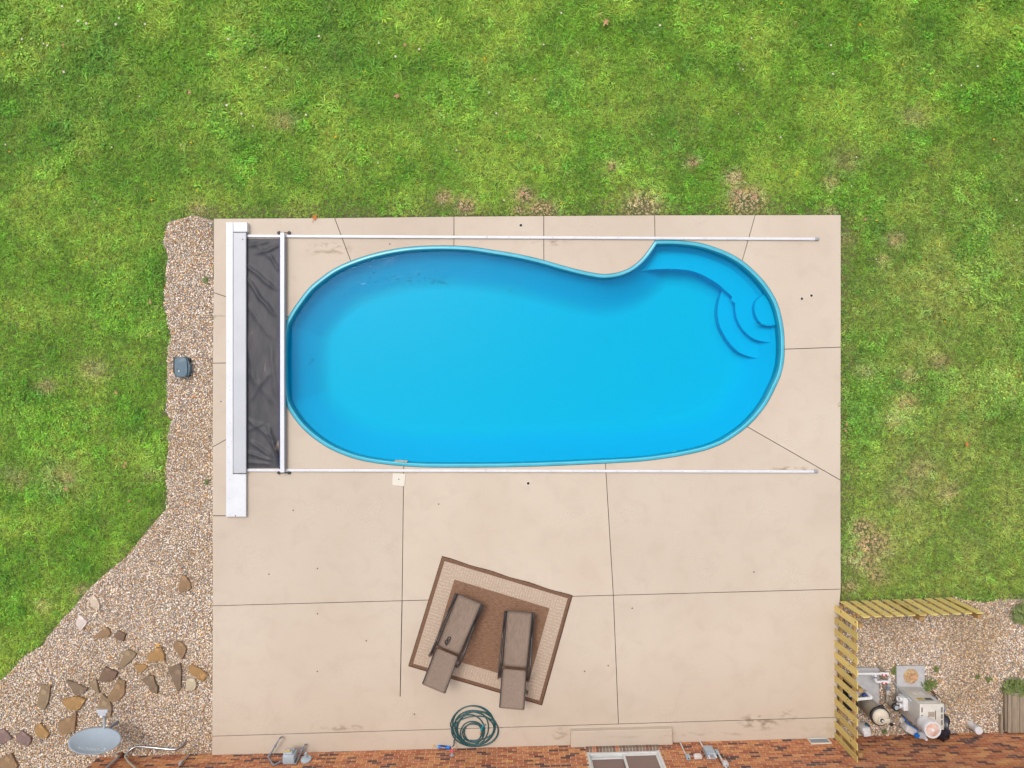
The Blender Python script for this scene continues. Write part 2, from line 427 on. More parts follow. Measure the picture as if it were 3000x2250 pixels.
def water_mat():
    m = bpy.data.materials.new('pool_water'); m.use_nodes = True
    nt = m.node_tree; nt.nodes.clear(); L = nt.links
    out = nd(nt, 'ShaderNodeOutputMaterial'); mx = nd(nt, 'ShaderNodeMixShader')
    tr = nd(nt, 'ShaderNodeBsdfTransparent'); tr.inputs['Color'].default_value = (0.20, 0.93, 0.99, 1)
    gl = nd(nt, 'ShaderNodeBsdfGlossy'); gl.inputs['Roughness'].default_value = 0.05; gl.inputs['Color'].default_value = (0.42, 0.5, 0.55, 1)
    fr = nd(nt, 'ShaderNodeFresnel'); fr.inputs['IOR'].default_value = 1.33
    g = nd(nt, 'ShaderNodeNewGeometry')
    n1 = nd(nt, 'ShaderNodeTexNoise'); n1.inputs['Scale'].default_value = 4.5; n1.inputs['Detail'].default_value = 3; n1.inputs['Distortion'].default_value = 0.8
    L.new(g.outputs['Position'], n1.inputs['Vector'])
    bp = nd(nt, 'ShaderNodeBump'); bp.inputs['Strength'].default_value = 0.27; bp.inputs['Distance'].default_value = 0.021
    L.new(n1.outputs['Fac'], bp.inputs['Height'])
    L.new(bp.outputs[0], gl.inputs['Normal']); L.new(bp.outputs[0], fr.inputs['Normal'])
    L.new(fr.outputs[0], mx.inputs[0]); L.new(tr.outputs[0], mx.inputs[1]); L.new(gl.outputs[0], mx.inputs[2])
    L.new(mx.outputs[0], out.inputs['Surface'])
    return m
M['water'] = water_mat()

def glass_mat():
    m = bpy.data.materials.new('window_glass'); m.use_nodes = True
    b = m.node_tree.nodes['Principled BSDF']
    b.inputs['Base Color'].default_value = (0.20, 0.135, 0.12, 1); b.inputs['Roughness'].default_value = 0.06
    b.inputs['Specular IOR Level'].default_value = 0.4
    return m
M['glass'] = glass_mat()

# ------------------------------------------------------------------ numpy value noise and polygon tests
def vnoise(x, y, seed=0):
    def h(i, j):
        n = (i.astype(np.int64) * 374761393 + j.astype(np.int64) * 668265263 + seed * 144665) & 0xFFFFFFFF
        n = ((n ^ (n >> 13)) * 1274126177) & 0xFFFFFFFF
        return ((n ^ (n >> 16)) & 0xFFFF) / 65535.0
    i, j = np.floor(x), np.floor(y); fx, fy = x - i, y - j
    fx = fx * fx * (3 - 2 * fx); fy = fy * fy * (3 - 2 * fy)
    return (h(i, j) * (1 - fx) + h(i + 1, j) * fx) * (1 - fy) + (h(i, j + 1) * (1 - fx) + h(i + 1, j + 1) * fx) * fy
def fbm(x, y, seed=0, oct=4):
    s = 0; a = 0.5; t = 0
    for o in range(oct):
        s = s + a * vnoise(x * 2 ** o + 17.3 * o, y * 2 ** o - 9.1 * o, seed + o); t += a; a *= 0.5
    return s / t
def inside(x, y, poly):
    r_ = np.zeros(x.shape, bool); n = len(poly)
    for i in range(n):
        x0, y0 = poly[i][:2]; x1, y1 = poly[(i + 1) % n][:2]
        if y0 == y1: continue
        c = ((y0 > y) != (y1 > y)) & (x < (x1 - x0) * (y - y0) / (y1 - y0) + x0)
        r_ ^= c
    return r_
def polydist(x, y, poly):
    d = np.full(x.shape, 1e9); n = len(poly)
    for i in range(n):
        ax, ay = poly[i][:2]; bx, by = poly[(i + 1) % n][:2]
        ex, ey = bx - ax, by - ay; q = ex * ex + ey * ey + 1e-12
        t = np.clip(((x - ax) * ex + (y - ay) * ey) / q, 0, 1)
        d = np.minimum(d, np.hypot(x - ax - t * ex, y - ay - t * ey))
    return d

# ------------------------------------------------------------------ outlines traced from the photograph (photo pixels at deck level)
POOL_TOP = [(834, 951), (851, 919), (873, 886), (904, 846), (936, 818), (977, 789), (1026, 766), (1085, 746), (1148, 731.5), (1211, 723), (1275, 720),
            (1332, 720.5), (1385, 724), (1450, 734), (1495, 741), (1545, 751), (1593.5, 763), (1642, 777), (1687, 789), (1732.6, 799), (1766.5, 803.7),
            (1793.6, 802), (1820.7, 796), (1847.8, 784), (1872.7, 765), (1893, 742.7), (1919, 705)]
POOL_REST = [(1919, 705), (1958, 703.8), (2002.5, 706), (2053, 713), (2100.6, 727.5), (2142, 745), (2180, 768.7), (2211, 795.6), (2240, 827), (2262, 859),
             (2278, 890.5), (2289, 928.5), (2296, 969.6), (2298, 1008), (2298, 1039), (2294, 1071), (2286, 1102), (2271.5, 1135), (2249, 1179), (2221, 1217),
             (2191, 1248), (2157.6, 1274), (2116.5, 1299.4), (2069, 1317.7), (2021.5, 1329.4), (1958, 1341), (1879, 1351), (1800, 1356), (1729.5, 1359.5),
             (1628, 1364), (1526, 1367.3), (1435.6, 1368.8), (1300, 1369.3), (1229.5, 1368), (1173, 1364.5), (1105, 1357), (1048.6, 1346), (1003.4, 1331), (965, 1313.6),
             (931, 1292), (904, 1270.7), (879, 1246), (858.8, 1220), (842, 1192.7), (834, 1172), (829, 1130), (827, 1060), (829, 990), (834, 951)]
def resample(pts, step):
    out = [pts[0]]; acc = 0.0
    for a, b in zip(pts[:-1], pts[1:]):
        L_ = (b - a).length; d = step - acc
        while d <= L_:
            out.append(a + (b - a) * (d / L_)); d += step
        acc = (acc + L_) % step
    if (out[-1] - pts[-1]).length > step * 0.4: out.append(pts[-1])
    else: out[-1] = pts[-1]
    return out
_t = resample(spline(PL(POOL_TOP), 6), 0.06); _r = resample(spline(PL(POOL_REST), 6), 0.06)
POOL = _t[:-1] + _r[:-1]                      # clockwise seen from above
def inset(poly, d):
    n = len(poly); out = []
    for i in range(n):
        a, b, c = poly[i - 1], poly[i], poly[(i + 1) % n]
        t0 = (b - a).normalized(); t1 = (c - b).normalized()
        n0 = Vector((t0.y, -t0.x, 0)); n1 = Vector((t1.y, -t1.x, 0))   # right side = inside (clockwise)
        m = (n0 + n1).normalized(); k = 1.0 / max(0.45, m.dot(n0))
        out.append(b + m * (d * k))
    return out

GRAVEL_L = [(568, 629), (623, 644), (623, 2214), (285, 2222), (280, 2560), (-420, 2560), (-420, 2330), (-150, 2110), (0, 1995), (32, 1965), (65, 1925), (119, 1896), (137, 1867),
            (181, 1813), (202, 1795), (217, 1777), (240, 1746), (286, 1699), (367, 1633), (414, 1575), (454, 1526), (489, 1488), (483, 1372), (492, 1300), (484, 1285),
            (499, 1227), (481, 1207), (488, 1150), (486, 1080), (490, 1020), (498, 986), (488, 913), (481, 877), (481, 800), (488, 749), (476, 704), (491, 648)]
GRAVEL_R = [(2453, 1772), (2780, 1756), (2890, 1768), (2930, 1758), (3000, 1757), (3340, 1745), (3340, 2140), (2453, 2164)]

def wall_y(px): return 2221.0 - 0.0275 * (px - 285)

# ------------------------------------------------------------------ ground sheet with the pool cut out, gravel beds
def sheet_with_hole(outer, hole, z):
    tri = tessellate_polygon([[Vector((p[0], p[1], 0)) for p in outer], [Vector((p[0], p[1], 0)) for p in hole]])
    pts = [(p[0], p[1]) for p in outer] + [(p[0], p[1]) for p in hole]
    fs = []
    for t in tri:
        p, q, r_ = [Vector(pts[i]) for i in t]
        fs.append(tuple(t) if (q - p).cross(r_ - p) > 0 else tuple(t[::-1]))
    return G().add([(x, y, z) for x, y in pts], fs)
hole = inset(POOL, 0.035)
struct('ground', sheet_with_hole([(-150, -150), (150, -150), (150, 150), (-150, 150)], hole, -0.075), M['soil'])
gl = G()
def flat(g, poly, z):
    tri = tessellate_polygon([[Vector((p[0], p[1], 0)) for p in poly]])
    fs = []
    for t in tri:
        p, q, r_ = [Vector(poly[i][:2]) for i in t]
        fs.append(tuple(t) if (q - p).cross(r_ - p) > 0 else tuple(t[::-1]))
    return g.add([(p[0], p[1], z) for p in poly], fs)
struct('gravel_path', flat(flat(G(), PL(GRAVEL_L), -0.055), PL(GRAVEL_R), -0.055), M['gravel_bed'])

# ------------------------------------------------------------------ concrete deck in slabs with open joints
DECK = [(626, 640), (980, 638), (1330, 634), (1593, 632), (1918, 630), (2213, 629.5), (2464, 629), (2464, 1017), (2463, 1407), (2464, 1726), (2460, 1768), (2452, 2163),
        (2440, wall_y(2440)), (620, wall_y(620)), (621, 2157), (623, 1775), (622, 1511), (622, 1310), (623, 1064), (625, 857)]
base = struct('pavement', sheet_with_hole(PL(DECK), hole, -0.022), M['dirt'])
def near(pt):
    q = P(*pt); return min(range(len(POOL)), key=lambda i: (POOL[i] - q).length)
def arc(a, b):
    """pool outline from the joint end a back to joint end b (counter-clockwise: the outline reversed)"""
    i, j = near(a), near(b); out = []; n = len(POOL)
    while True:
        out.append(POOL[i])
        if i == j: break
        i = (i - 1) % n
    return out
# joints round the pool, clockwise: (outer end, pool end)
J = [((625, 857), (845, 932)), ((980, 638), (1027, 766)), ((1330, 634), (1331.5, 720)), ((1593, 632), (1593.5, 763)), ((1918, 630), (1919, 705)),
     ((2213, 629.5), (2175, 766)), ((2464, 1017), (2298, 1020)), ((2463, 1407), (2191, 1248)), ((1797, 1744), (1773, 1357)), ((1178, 1760), (1186, 1365)),
     ((622, 1310), (842, 1192)), ((623, 1064), (827, 1064))]
outer = {0: [(626, 640)], 5: [(2464, 629)], 7: [(2464, 1726)], 9: [(623, 1775), (622, 1511.6), (690, 1511.6), (690, 1511), (622, 1511)]}
slabs = []
for k in range(len(J)):
    a, b = J[k], J[(k + 1) % len(J)]
    poly = [P(*a[0])] + PL(outer.get(k, [])) + [P(*b[0])] + arc(b[1], a[1])
    slabs.append(poly)
yj = lambda x: 2157 - 0.0302 * (x - 621)
slabs.append(PL([(623, 1775), (1177.7, 1760), (1172.0, 2040), (1172.6, 2040), (1178.3, 1760), (1797, 1744), (1812, yj(1812)), (621, 2157)]))
slabs.append(PL([(1797, 1744), (2464, 1726), (2460, 1768), (2452, yj(2452)), (1812, yj(1812))]))
slabs.append(PL([(621, 2157), (2452, yj(2452)), (2450, wall_y(2450) + 1), (620, wall_y(620) + 1)]))
def shrink(poly, d):
    pts = [Vector((p.x, p.y, 0)) for p in poly]
    # drop doubles
    q = [p for i, p in enumerate(pts) if (p - pts[i - 1]).length > 1e-4]
    a = sum(q[i - 1].x * q[i].y - q[i].x * q[i - 1].y for i in range(len(q)))
    if a > 0: q = q[::-1]
    return inset(q, d)
for poly in slabs:
    q = shrink(poly, 0.0075)
    g = G().prism(q, -0.07, 0.0)
    o = bpy.data.objects.new('slab', mesh_of('slab', g, M['deck'])); COL.objects.link(o); o.parent = base

# ------------------------------------------------------------------ swimming pool
pool = thing('swimming_pool', P(1560, 1060, -1.25), 'freeform bright blue fibreglass swimming pool with a notch and curved corner steps', 'pool')
WATER_Z = -0.125
r0, r1, r2, r3 = POOL, inset(POOL, 0.004), inset(POOL, 0.062), inset(POOL, 0.072)
r0i = inset(POOL, 0.002)
def rings(rs, close=True):
    g = G(); n = len(rs[0][0])
    for ring, z in rs: g.v += [(p.x, p.y, z) for p in ring]
    for k in range(len(rs) - 1):
        for i in range(n):
            j = (i + 1) % n
            g.f.append((k * n + i, (k + 1) * n + i, (k + 1) * n + j, k * n + j)); g.m.append(0)
    return g
part('coping', rings([(r0i, -0.05), (r0i, 0.004), (inset(POOL, 0.012), 0.012), (inset(POOL, 0.056), 0.012)]), M['coping'], pool, 'all')
part('coping_edge', rings([(inset(POOL, 0.056), 0.012), (inset(POOL, 0.064), 0.007), (r3, -0.002)]), M['pearl'], pool, 'all')
part('lip', rings([(r3, -0.002), (inset(POOL, 0.078), -0.09), (inset(POOL, 0.080), -0.40)]), M['lip'], pool, 'all')
LIP = inset(POOL, 0.080)
# basin: a height field over the plan, wall then cove then floor
xs = np.arange(min(p.x for p in LIP) - 0.1, max(p.x for p in LIP) + 0.12, 0.028)
ys = np.arange(min(p.y for p in LIP) - 0.1, max(p.y for p in LIP) + 0.12, 0.028)
XX, YY = np.meshgrid(xs, ys)
D = polydist(XX, YY, LIP); IN = inside(XX, YY, LIP); D = np.where(IN, D, -D)
fx = np.clip((XX - xs[0]) / (xs[-1] - xs[0]), 0, 1)
floor_z = -0.87 + 0.06 * fx                     # deeper at the cover end
wall_in = 0.34
zw = -0.30 + (-0.60 + 0.30) * np.clip(D / wall_in, 0, 1)
t = np.clip((D - wall_in) / 0.45, 0, 1)
ZZ = np.where(D < wall_in, zw, -0.60 + (floor_z + 0.60) * np.sin(t * math.pi / 2))
ZZ = np.where(D < 0, -0.30 , ZZ)
keep = D > -0.07
idx = -np.ones(XX.shape, int); idx[keep] = np.arange(keep.sum())
g = G(); g.v = list(zip(XX[keep].tolist(), YY[keep].tolist(), ZZ[keep].tolist()))
q4 = keep[:-1, :-1] & keep[:-1, 1:] & keep[1:, :-1] & keep[1:, 1:]
ii, jj = np.nonzero(q4)
g.f = list(zip(idx[ii, jj].tolist(), idx[ii, jj + 1].tolist(), idx[ii + 1, jj + 1].tolist(), idx[ii + 1, jj].tolist())); g.m = [0] * len(g.f)
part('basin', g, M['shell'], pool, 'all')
# bench and corner steps, each a moulded block with rounded nosing
z2 = -0.38
bench_edge = [(1863, 802), (1895, 792), (1939, 788), (1990, 789), (2028, 794), (2063, 808), (2100.6, 830), (2126, 852), (2148, 872)]
step2_edge = [(2154, 884), (2154, 903), (2157.6, 928.5), (2167, 951), (2183, 973), (2208, 992), (2237, 1001), (2264, 1003)]
bench_out = [(2330, 1003), (2330, 900), (2250, 760), (2100, 690), (1925, 690), (1885, 760), (1840, 800)]
def clip_pool(poly, d=-0.02):
    return poly
def smooth_px(pts, z, sub=5): return [(p.x, p.y) for p in spline(PL(pts, z), sub)]
b2 = smooth_px(bench_edge, z2) + smooth_px(step2_edge, z2)
# close the block along the pool lip so that nothing shows beyond the wall
def along_lip(a, b, z):
    n = len(LIP); qa, qb = P(*a, z), P(*b, z)
    i = min(range(n), key=lambda k: (LIP[k].xy - qa.xy).length); j = min(range(n), key=lambda k: (LIP[k].xy - qb.xy).length)
    out = []
    while True:
        out.append((LIP[i].x, LIP[i].y))
        if i == j: break
        i = (i - 1) % n
    return out
off = inset(POOL, 0.060)
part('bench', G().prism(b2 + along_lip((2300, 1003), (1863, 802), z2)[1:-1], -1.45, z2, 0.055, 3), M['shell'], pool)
z1 = -0.56
s1 = smooth_px([(2118, 846), (2107, 878), (2102, 916), (2108.5, 954), (2126, 988.6), (2145, 1014), (2167, 1033), (2199, 1045.6), (2227, 1050), (2252, 1051)], z1)
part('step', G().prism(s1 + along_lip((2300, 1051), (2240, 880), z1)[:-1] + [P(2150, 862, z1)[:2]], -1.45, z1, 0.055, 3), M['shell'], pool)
z3 = -0.21
s3 = smooth_px([(2243, 862), (2232, 868), (2218, 878), (2210, 900), (2214.5, 925), (2227, 944), (2246, 954), (2275, 955)], z3)
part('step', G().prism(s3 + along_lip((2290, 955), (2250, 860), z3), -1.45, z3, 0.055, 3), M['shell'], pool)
part('water', flat(G(), [(p.x, p.y) for p in inset(POOL, 0.077)], WATER_Z), M['water'], pool)
# skimmer mouth and return fittings in the lip
sk = P(1175, 1351, -0.02)
gs = G().box((sk.x - 0.13, sk.y + 0.0, -0.07), (0.022, 0.035, 0.11), 0.06, 0.004).box((sk.x + 0.13, sk.y - 0.012, -0.07), (0.022, 0.035, 0.11), 0.06, 0.004)
gs.box((sk.x, sk.y - 0.006, -0.02), (0.28, 0.035, 0.022), -0.06, 0.004).box((sk.x, sk.y - 0.006, -0.116), (0.28, 0.035, 0.02), -0.06, 0.004)
skm = part('skimmer', gs, M['filter'], pool)
part('skimmer_mouth', G().box((sk.x, sk.y - 0.012, -0.07), (0.25, 0.02, 0.085), -0.06), M['dark'], skm)
for (px, py) in ((1529, 1351), (1977, 1319)):
    q = P(px, py, -0.30); part('return_fitting', G().lathe((q.x, q.y - 0.05, -0.30), (0, 1, 0.35), [(0, 0.055), (0.03, 0.055), (0.045, 0.03)], 16), M['pvc'], pool, True)
# drowned bits of debris lying on the floor
g = G()
dots = [(1281, 796), (1246, 816), (1247, 823), (1303, 813), (1304, 818), (1287, 829), (1309, 832), (1412, 830), (1497, 815), (1492, 823), (1497, 851), (1477, 876), (1503, 883), (1532, 901), (1081, 856),
        (916, 1066), (922, 1055), (850, 1048), (1774, 998), (1241, 840), (1230, 806), (1272, 820), (1278, 826), (1284, 822), (1290, 816), (1296, 826), (1478, 889)]
for k in range(26): dots.append((1180 + random.gauss(0, 45), 822 + random.gauss(0, 9)))
for k in range(16): dots.append((1283 + random.gauss(0, 12), 827 + random.gauss(0, 4)))
for (px, py) in dots:
    q = P(px, py, -0.83)
    zf = -1.28; big = (px, py) in [(1497, 851), (1246, 816), (1774, 998), (850, 1048)]
    r_ = random.uniform(0.008, 0.014) * (1.5 if big else 1)
    i = int((q.x - xs[0]) / 0.028); j = int((q.y - ys[0]) / 0.028)
    zf = float(ZZ[j, i]) + 0.012
    g.prism([(q.x + r_ * math.cos(a) * random.uniform(.6, 1.2), q.y + r_ * math.sin(a) * random.uniform(.6, 1.2)) for a in (0.3, 1.4, 2.6, 3.7, 5.0)], zf - 0.03, zf + 0.004)
part('sunken_debris', g, M['debris'], pool, kind='stuff')

# ------------------------------------------------------------------ automatic pool cover: housing, rails, vinyl
def pxbox(g, x0, y0, x1, y1, z0, z1, bev=0.006, zt=None):
    """a box whose top face covers the pixel rectangle"""
    a, b = P(x0, y0, z1), P(x1, y1, z1)
    return g.box(((a.x + b.x) / 2, (a.y + b.y) / 2, (z0 + z1) / 2), (abs(b.x - a.x), abs(b.y - a.y), z1 - z0), 0, bev)
hs = thing('cover_housing', P(690, 1080), 'long white metal housing box for the automatic pool cover', 'cover box')
part('base_strip', pxbox(G(), 662, 651, 682.4, 1514, 0.002, 0.085), M['white'], hs)
part('end_cover', pxbox(G(), 683.2, 651, 724, 679, 0.002, 0.135, 0.008), M['white'], hs)
part('end_cover', pxbox(G(), 681.5, 1389, 720.5, 1514, 0.002, 0.085, 0.006), M['white'], hs)
part('lid', pxbox(G(), 683.2, 681, 720.5, 1386.5, 0.05, 0.115, 0.01), M['alu_grey'], hs)
g = G()
for y in (655, 720, 772, 928, 1000, 1064, 1130, 1240, 1310, 1355, 1405, 1460, 1508):
    q = P(671 + random.uniform(-3, 3), y, 0.086); g.cyl(q, q + Vector((0, 0, 0.003)), 0.008, n=8)
part('screw', g, M['grey_plastic'], hs, kind='stuff')
q = P(711, 701, 0.116); part('lock', G().cyl(q, q + Vector((0, 0, 0.004)), 0.012, n=12), M['dark'], hs)
q = P(690, 1511, 0.086); part('rust_spot', G().lathe(q, (0, 0, 1), [(0, 0.014), (0.004, 0.012)], 10), M['rust'], hs)

def rail(x0, y0, x1, y1, label):
    a, b = P(x0, y0), P(x1, y1); t_ = thing('cover_rail', (a + b) / 2, label, 'rail', 'rails of the pool cover')
    ang = math.atan2(b.y - a.y, b.x - a.x); L_ = (b - a).length
    mid = (a + b) / 2
    for f0, f1 in ((0, 0.424), (0.4245, 1)):
        m_ = a + (b - a) * ((f0 + f1) / 2)
        g = G().box((m_.x, m_.y, 0.022), (L_ * (f1 - f0), 0.058, 0.04), ang, 0.007)
        g.box((m_.x, m_.y, 0.0405), (L_ * (f1 - f0), 0.034, 0.008), ang, 0.003)
        part('track', g, M['alu'], t_)
    e = b + (b - a).normalized() * 0.045
    part('end_cap', G().box((e.x, e.y, 0.024), (0.09, 0.062, 0.044), ang, 0.018, 3), M['grey_plastic'], t_, True)
    g = G(); n = int(L_ / 0.46)
    for k in range(1, n):
        c = a + (b - a) * (k / n); g.cyl((c.x, c.y, 0.0445), (c.x, c.y, 0.047), 0.007, n=8)
    part('screw', g, M['grey_plastic'], t_, kind='stuff')
rail(722, 692, 2386, 701, 'long slim white metal rail beside the notched side of the pool')
rail(718, 1377, 2383, 1381, 'long slim white metal rail beside the skimmer lid')

cv = thing('pool_cover', P(775, 1035), 'charcoal vinyl pool cover drawn back in creases behind its white bar', 'pool cover')
nx, ny = 34, 190
gx = np.linspace(716, 823, nx); gy = np.linspace(699, 1371, ny)
CX, CY = np.meshgrid(gx, gy)
u = (CX - 716) / 107.0; v = (CY - 699) / 672.0
wu = 0.9 * fbm(u * 1.3, v * 4, 3) ; 
def crease(px0, py0, px1, py1, wdt, amp):
    dx_, dy_ = px1 - px0, py1 - py0; L2_ = math.hypot(dx_, dy_)
    X0, Y0 = CX - px0 + 14 * (fbm(CX / 60, CY / 60, 71) - 0.5), CY - py0 + 14 * (fbm(CX / 60, CY / 60, 72) - 0.5)
    al = (X0 * dx_ + Y0 * dy_) / L2_ / L2_; pe = (X0 * dy_ - Y0 * dx_) / L2_
    f = np.clip(np.minimum(al, 1 - al) * 5, 0, 1)
    return amp * f * np.exp(-(pe / wdt) ** 2)
zc = 0.016 + 0.012 * fbm(u * 1.6, v * 7, 33)
for c_ in ((718, 775, 815, 850, 5, .024), (716, 812, 812, 930, 6, .026), (745, 745, 822, 715, 5, .02), (722, 722, 790, 703, 5, .012), (790, 745, 822, 800, 4, .02), (735, 705, 800, 760, 7, .012), (718, 880, 800, 1000, 7, .010),
           (720, 1180, 800, 1080, 9, .012), (732, 1290, 800, 1345, 5, .024), (718, 1320, 805, 1355, 5, .022), (720, 1350, 800, 1362, 4, .016), (786, 1240, 815, 1350, 6, .024), (770, 1255, 812, 1330, 4, .016), (722, 1225, 812, 1290, 6, .014),
           (800, 1290, 818, 1370, 4, .03), (725, 1265, 775, 1240, 5, .012), (716, 960, 750, 1150, 8, .010), (790, 1000, 815, 1180, 7, .012), (717, 1080, 812, 1190, 8, .008)):
    zc = zc + crease(c_[0], c_[1], c_[2], c_[3], c_[4] * 1.0, c_[5] * 1.35)
zc = np.maximum(zc, 0.012)
zc *= 1.15
g = G()
for j in range(ny):
    for i in range(nx):
        q = P(CX[j, i], CY[j, i], 0.03); g.v.append((q.x, q.y, float(zc[j, i])))
for j in range(ny - 1):
    for i in range(nx - 1):
        a = j * nx + i; g.f.append((a, a + nx, a + nx + 1, a + 1)); g.m.append(0)
part('vinyl', g, M['cover'], cv, 'all')
part('edge_sleeve', pxbox(G(), 817.5, 697, 821, 1374, 0.05, 0.10, 0.004), M['navy'], cv)
part('leading_bar', pxbox(G(), 820.5, 681, 832.5, 1384.5, 0.085, 0.155, 0.006), M['white'], cv)
g = pxbox(G(), 832.5, 700, 835.5, 1372, 0.06, 0.12, 0.003)
part('bar_flange', g, M['grey_plastic'], cv)
for y, s in ((681.5, 1), (1385, -1)):
    a, b = P(814, y, 0.05), P(848, y, 0.05)
    part('axle', G().cyl(a, b, 0.008, n=8), M['black'], cv)
    for px in (816, 846):
        q = P(px, y, 0.045); part('glide_wheel', G().lathe(q - Vector((0, 0, 0.043)), (0, 0, 1), [(0, 0.03), (0.02, 0.04), (0.05, 0.03)], 12), M['black'], cv, True)

# ------------------------------------------------------------------ small fittings in the deck
lid = thing('skimmer_lid', P(1168, 1405), 'square cream skimmer lid with a dark finger hole', 'lid')
part('plate', G().prism(PL([(1151, 1386), (1188, 1388), (1185, 1424.5), (1149.5, 1421.5)]), 0.003, 0.012, 0.003), M['cream'], lid)
q = P(1168.5, 1404, 0.0125); part('finger_hole', G().cyl(q, q + Vector((0, 0, 0.002)), 0.012, n=12), M['dark'], lid)
for (px, py, lb, r_) in ((1526, 660, 'dark round deck anchor between the lawn and the white cover rail', 0.031), (1547.5, 1416, 'black round deck anchor on the open patio by the skimmer rail', 0.030),
                     (2349, 875, 'dark round deck anchor nearer to the pool, one of a pair by the steps', 0.029), (2377, 866, 'dark round deck anchor nearer to the grass, one of a pair by the steps', 0.029)):
    q = P(px, py)
    t_ = thing('deck_anchor', q, lb, 'anchor', 'round anchors set in the deck')
    part('collar', G().lathe((q.x, q.y, 0.001), (0, 0, 1), [(0, r_ + 0.012), (0.004, r_ + 0.010)], 20), M['cream'], t_)
    part('socket', G().lathe((q.x, q.y, 0.005), (0, 0, 1), [(0, r_), (0.003, r_ - 0.003)], 20), M['dark'], t_)

# ------------------------------------------------------------------ brick house
sl = math.atan(0.0275)
U = Vector((math.cos(sl), math.sin(sl), 0)); Nn = Vector((-math.sin(sl), math.cos(sl), 0))
W0 = P(285, 2221)
def W(s, n, h): return W0 + U * s + Nn * n + Vector((0, 0, h))
def s_at(px): return (px - 285) / PPM / math.cos(sl)
def wpx(px, py, n=0.0):
    """point on the wall plane (offset n outwards) seen at a photo pixel"""
    o = Vector((0, 0, CAM_H)); d = P(px, py) - o
    t_ = (W(0, n, 0) - o).dot(Nn) / d.dot(Nn); return o + d * t_
def wsh(px, py, n=0.0):
    p = wpx(px, py, n); return (p - W0).dot(U), p.z
house = thing('brick_house', W(0, 0, 0), 'house with mottled orange and brown brick wall and white sliding window', 'house')
SL = s_at(3420)
DS0, DS1, DH0, DH1 = s_at(1714.5), s_at(1923), 0.275, 2.1
def wbox(g, s0, s1, n0, n1, h0, h1, bev=0.0):
    c = W((s0 + s1) / 2, (n0 + n1) / 2, (h0 + h1) / 2)
    return g.box(c, (abs(s1 - s0), abs(n1 - n0), abs(h1 - h0)), sl, bev)
g = G()
wbox(g, 0.012, DS0, -0.25, -0.0035, -0.12, 2.5); wbox(g, DS1, SL, -0.25, -0.0035, -0.12, 2.5)
wbox(g, DS0, DS1, -0.25, -0.010, -0.12, 0.16); wbox(g, DS0, DS1, -0.25, -0.009, DH1, 2.5)
wbox(g, 0.012, 0.25, -8, -0.25, -0.12, 2.5); wbox(g, DS0 - 0.01, DS1 + 0.01, -0.6, -0.25, 0.0, 2.5)
wall = part('wall', g, M['mortar'], house)
BR = [(0.50, 0.195, 0.078), (0.42, 0.14, 0.06), (0.57, 0.25, 0.095), (0.36, 0.12, 0.06), (0.12, 0.06, 0.048), (0.47, 0.175, 0.08), (0.62, 0.30, 0.115), (0.20, 0.085, 0.055), (0.53, 0.22, 0.10)]
BRM = [mat('brick_%d' % i, c, tuple(x * 0.72 for x in c), 0.85, 9, 5, 0.5, 60, c3=tuple(min(1, x * 1.25) for x in c), scale3=14, th3=0.6) for i, c in enumerate(BR)]
pitch, course, bl, bh = 0.220, 0.0765, 0.208, 0.0675
bricks = []
ncr = int(2.56 / course)
brnd = random.Random(5)
for c in range(ncr):
    h0 = -0.06 + c * course + 0.004; h1 = h0 + bh
    s = -pitch / 2 * (c % 2) + brnd.uniform(-0.012, 0.012)
    while s < SL - 0.02:
        a, b = max(s, 0.0), min(s + bl, SL); s += pitch
        if h1 > 0.13 and h0 < DH1:
            if a < DS0 - 0.005 < b: b = DS0 - 0.006
            elif a < DS1 + 0.005 < b: a = DS1 + 0.006
            elif a >= DS0 - 0.01 and b <= DS1 + 0.01: continue
        if b - a < 0.03: continue
        w = [0.20, 0.15, 0.13, 0.12, 0.09, 0.12, 0.05, 0.07, 0.07]
        bricks.append((a, b, h0, h1, brnd.choices(range(9), w)[0], brnd.uniform(-0.0015, 0.002)))
def proj(p):
    k = CAM_H / (CAM_H - p.z) * PPM; return 1500 + p.x * k, 1125 - p.y * k
vis = []
for i, (a, b, h0, h1, c, dn) in enumerate(bricks):
    x0, y0 = proj(W(a, 0, h0)); x1, y1 = proj(W(b, 0, h1))
    if y1 < 2248 and x1 < 2998 and x0 > 2: vis.append((abs(x1 - x0) * abs(y1 - y0), i))
vis.sort(reverse=True); single = set(i for _, i in vis[:300])
bm_full = {}
def brick_geo(L_):
    b = bmesh.new(); bmesh.ops.create_cube(b, size=1.0)
    for v_ in b.verts: v_.co = Vector((v_.co.x * L_, v_.co.y * 0.075, v_.co.z * bh))
    return b
for i in sorted(single):
    a, b, h0, h1, c, dn = bricks[i]; key = (round(b - a, 3), c)
    if key not in bm_full:
        b_ = brick_geo(b - a); me = bpy.data.meshes.new('brick'); b_.to_mesh(me); b_.free(); me.materials.append(BRM[c]); bm_full[key] = me
    o = bpy.data.objects.new('brick', bm_full[key]); COL.objects.link(o); o.parent = wall
    o.location = W((a + b) / 2, -0.0375 + dn, (h0 + h1) / 2) - W0; o.rotation_euler = (0, 0, sl)
g = G()
for i, (a, b, h0, h1, c, dn) in enumerate(bricks):
    if i in single: continue
    g.slot(c); wbox(g, a, b, -0.075 + dn, dn, h0, h1)
part('brickwork', g, BRM, wall, kind='stuff')
# return wall at the left corner
g = G()
for c in range(ncr):
    h0 = -0.06 + c * course + 0.004
    nn = -0.085 - (0.11 if c % 2 else 0.0)
    while nn > -6:
        g.slot(brnd.randrange(9)); wbox(g, -0.001, 0.07, nn - bl, nn, h0, h0 + bh); nn -= pitch
part('brickwork', g, BRM, wall, kind='stuff')
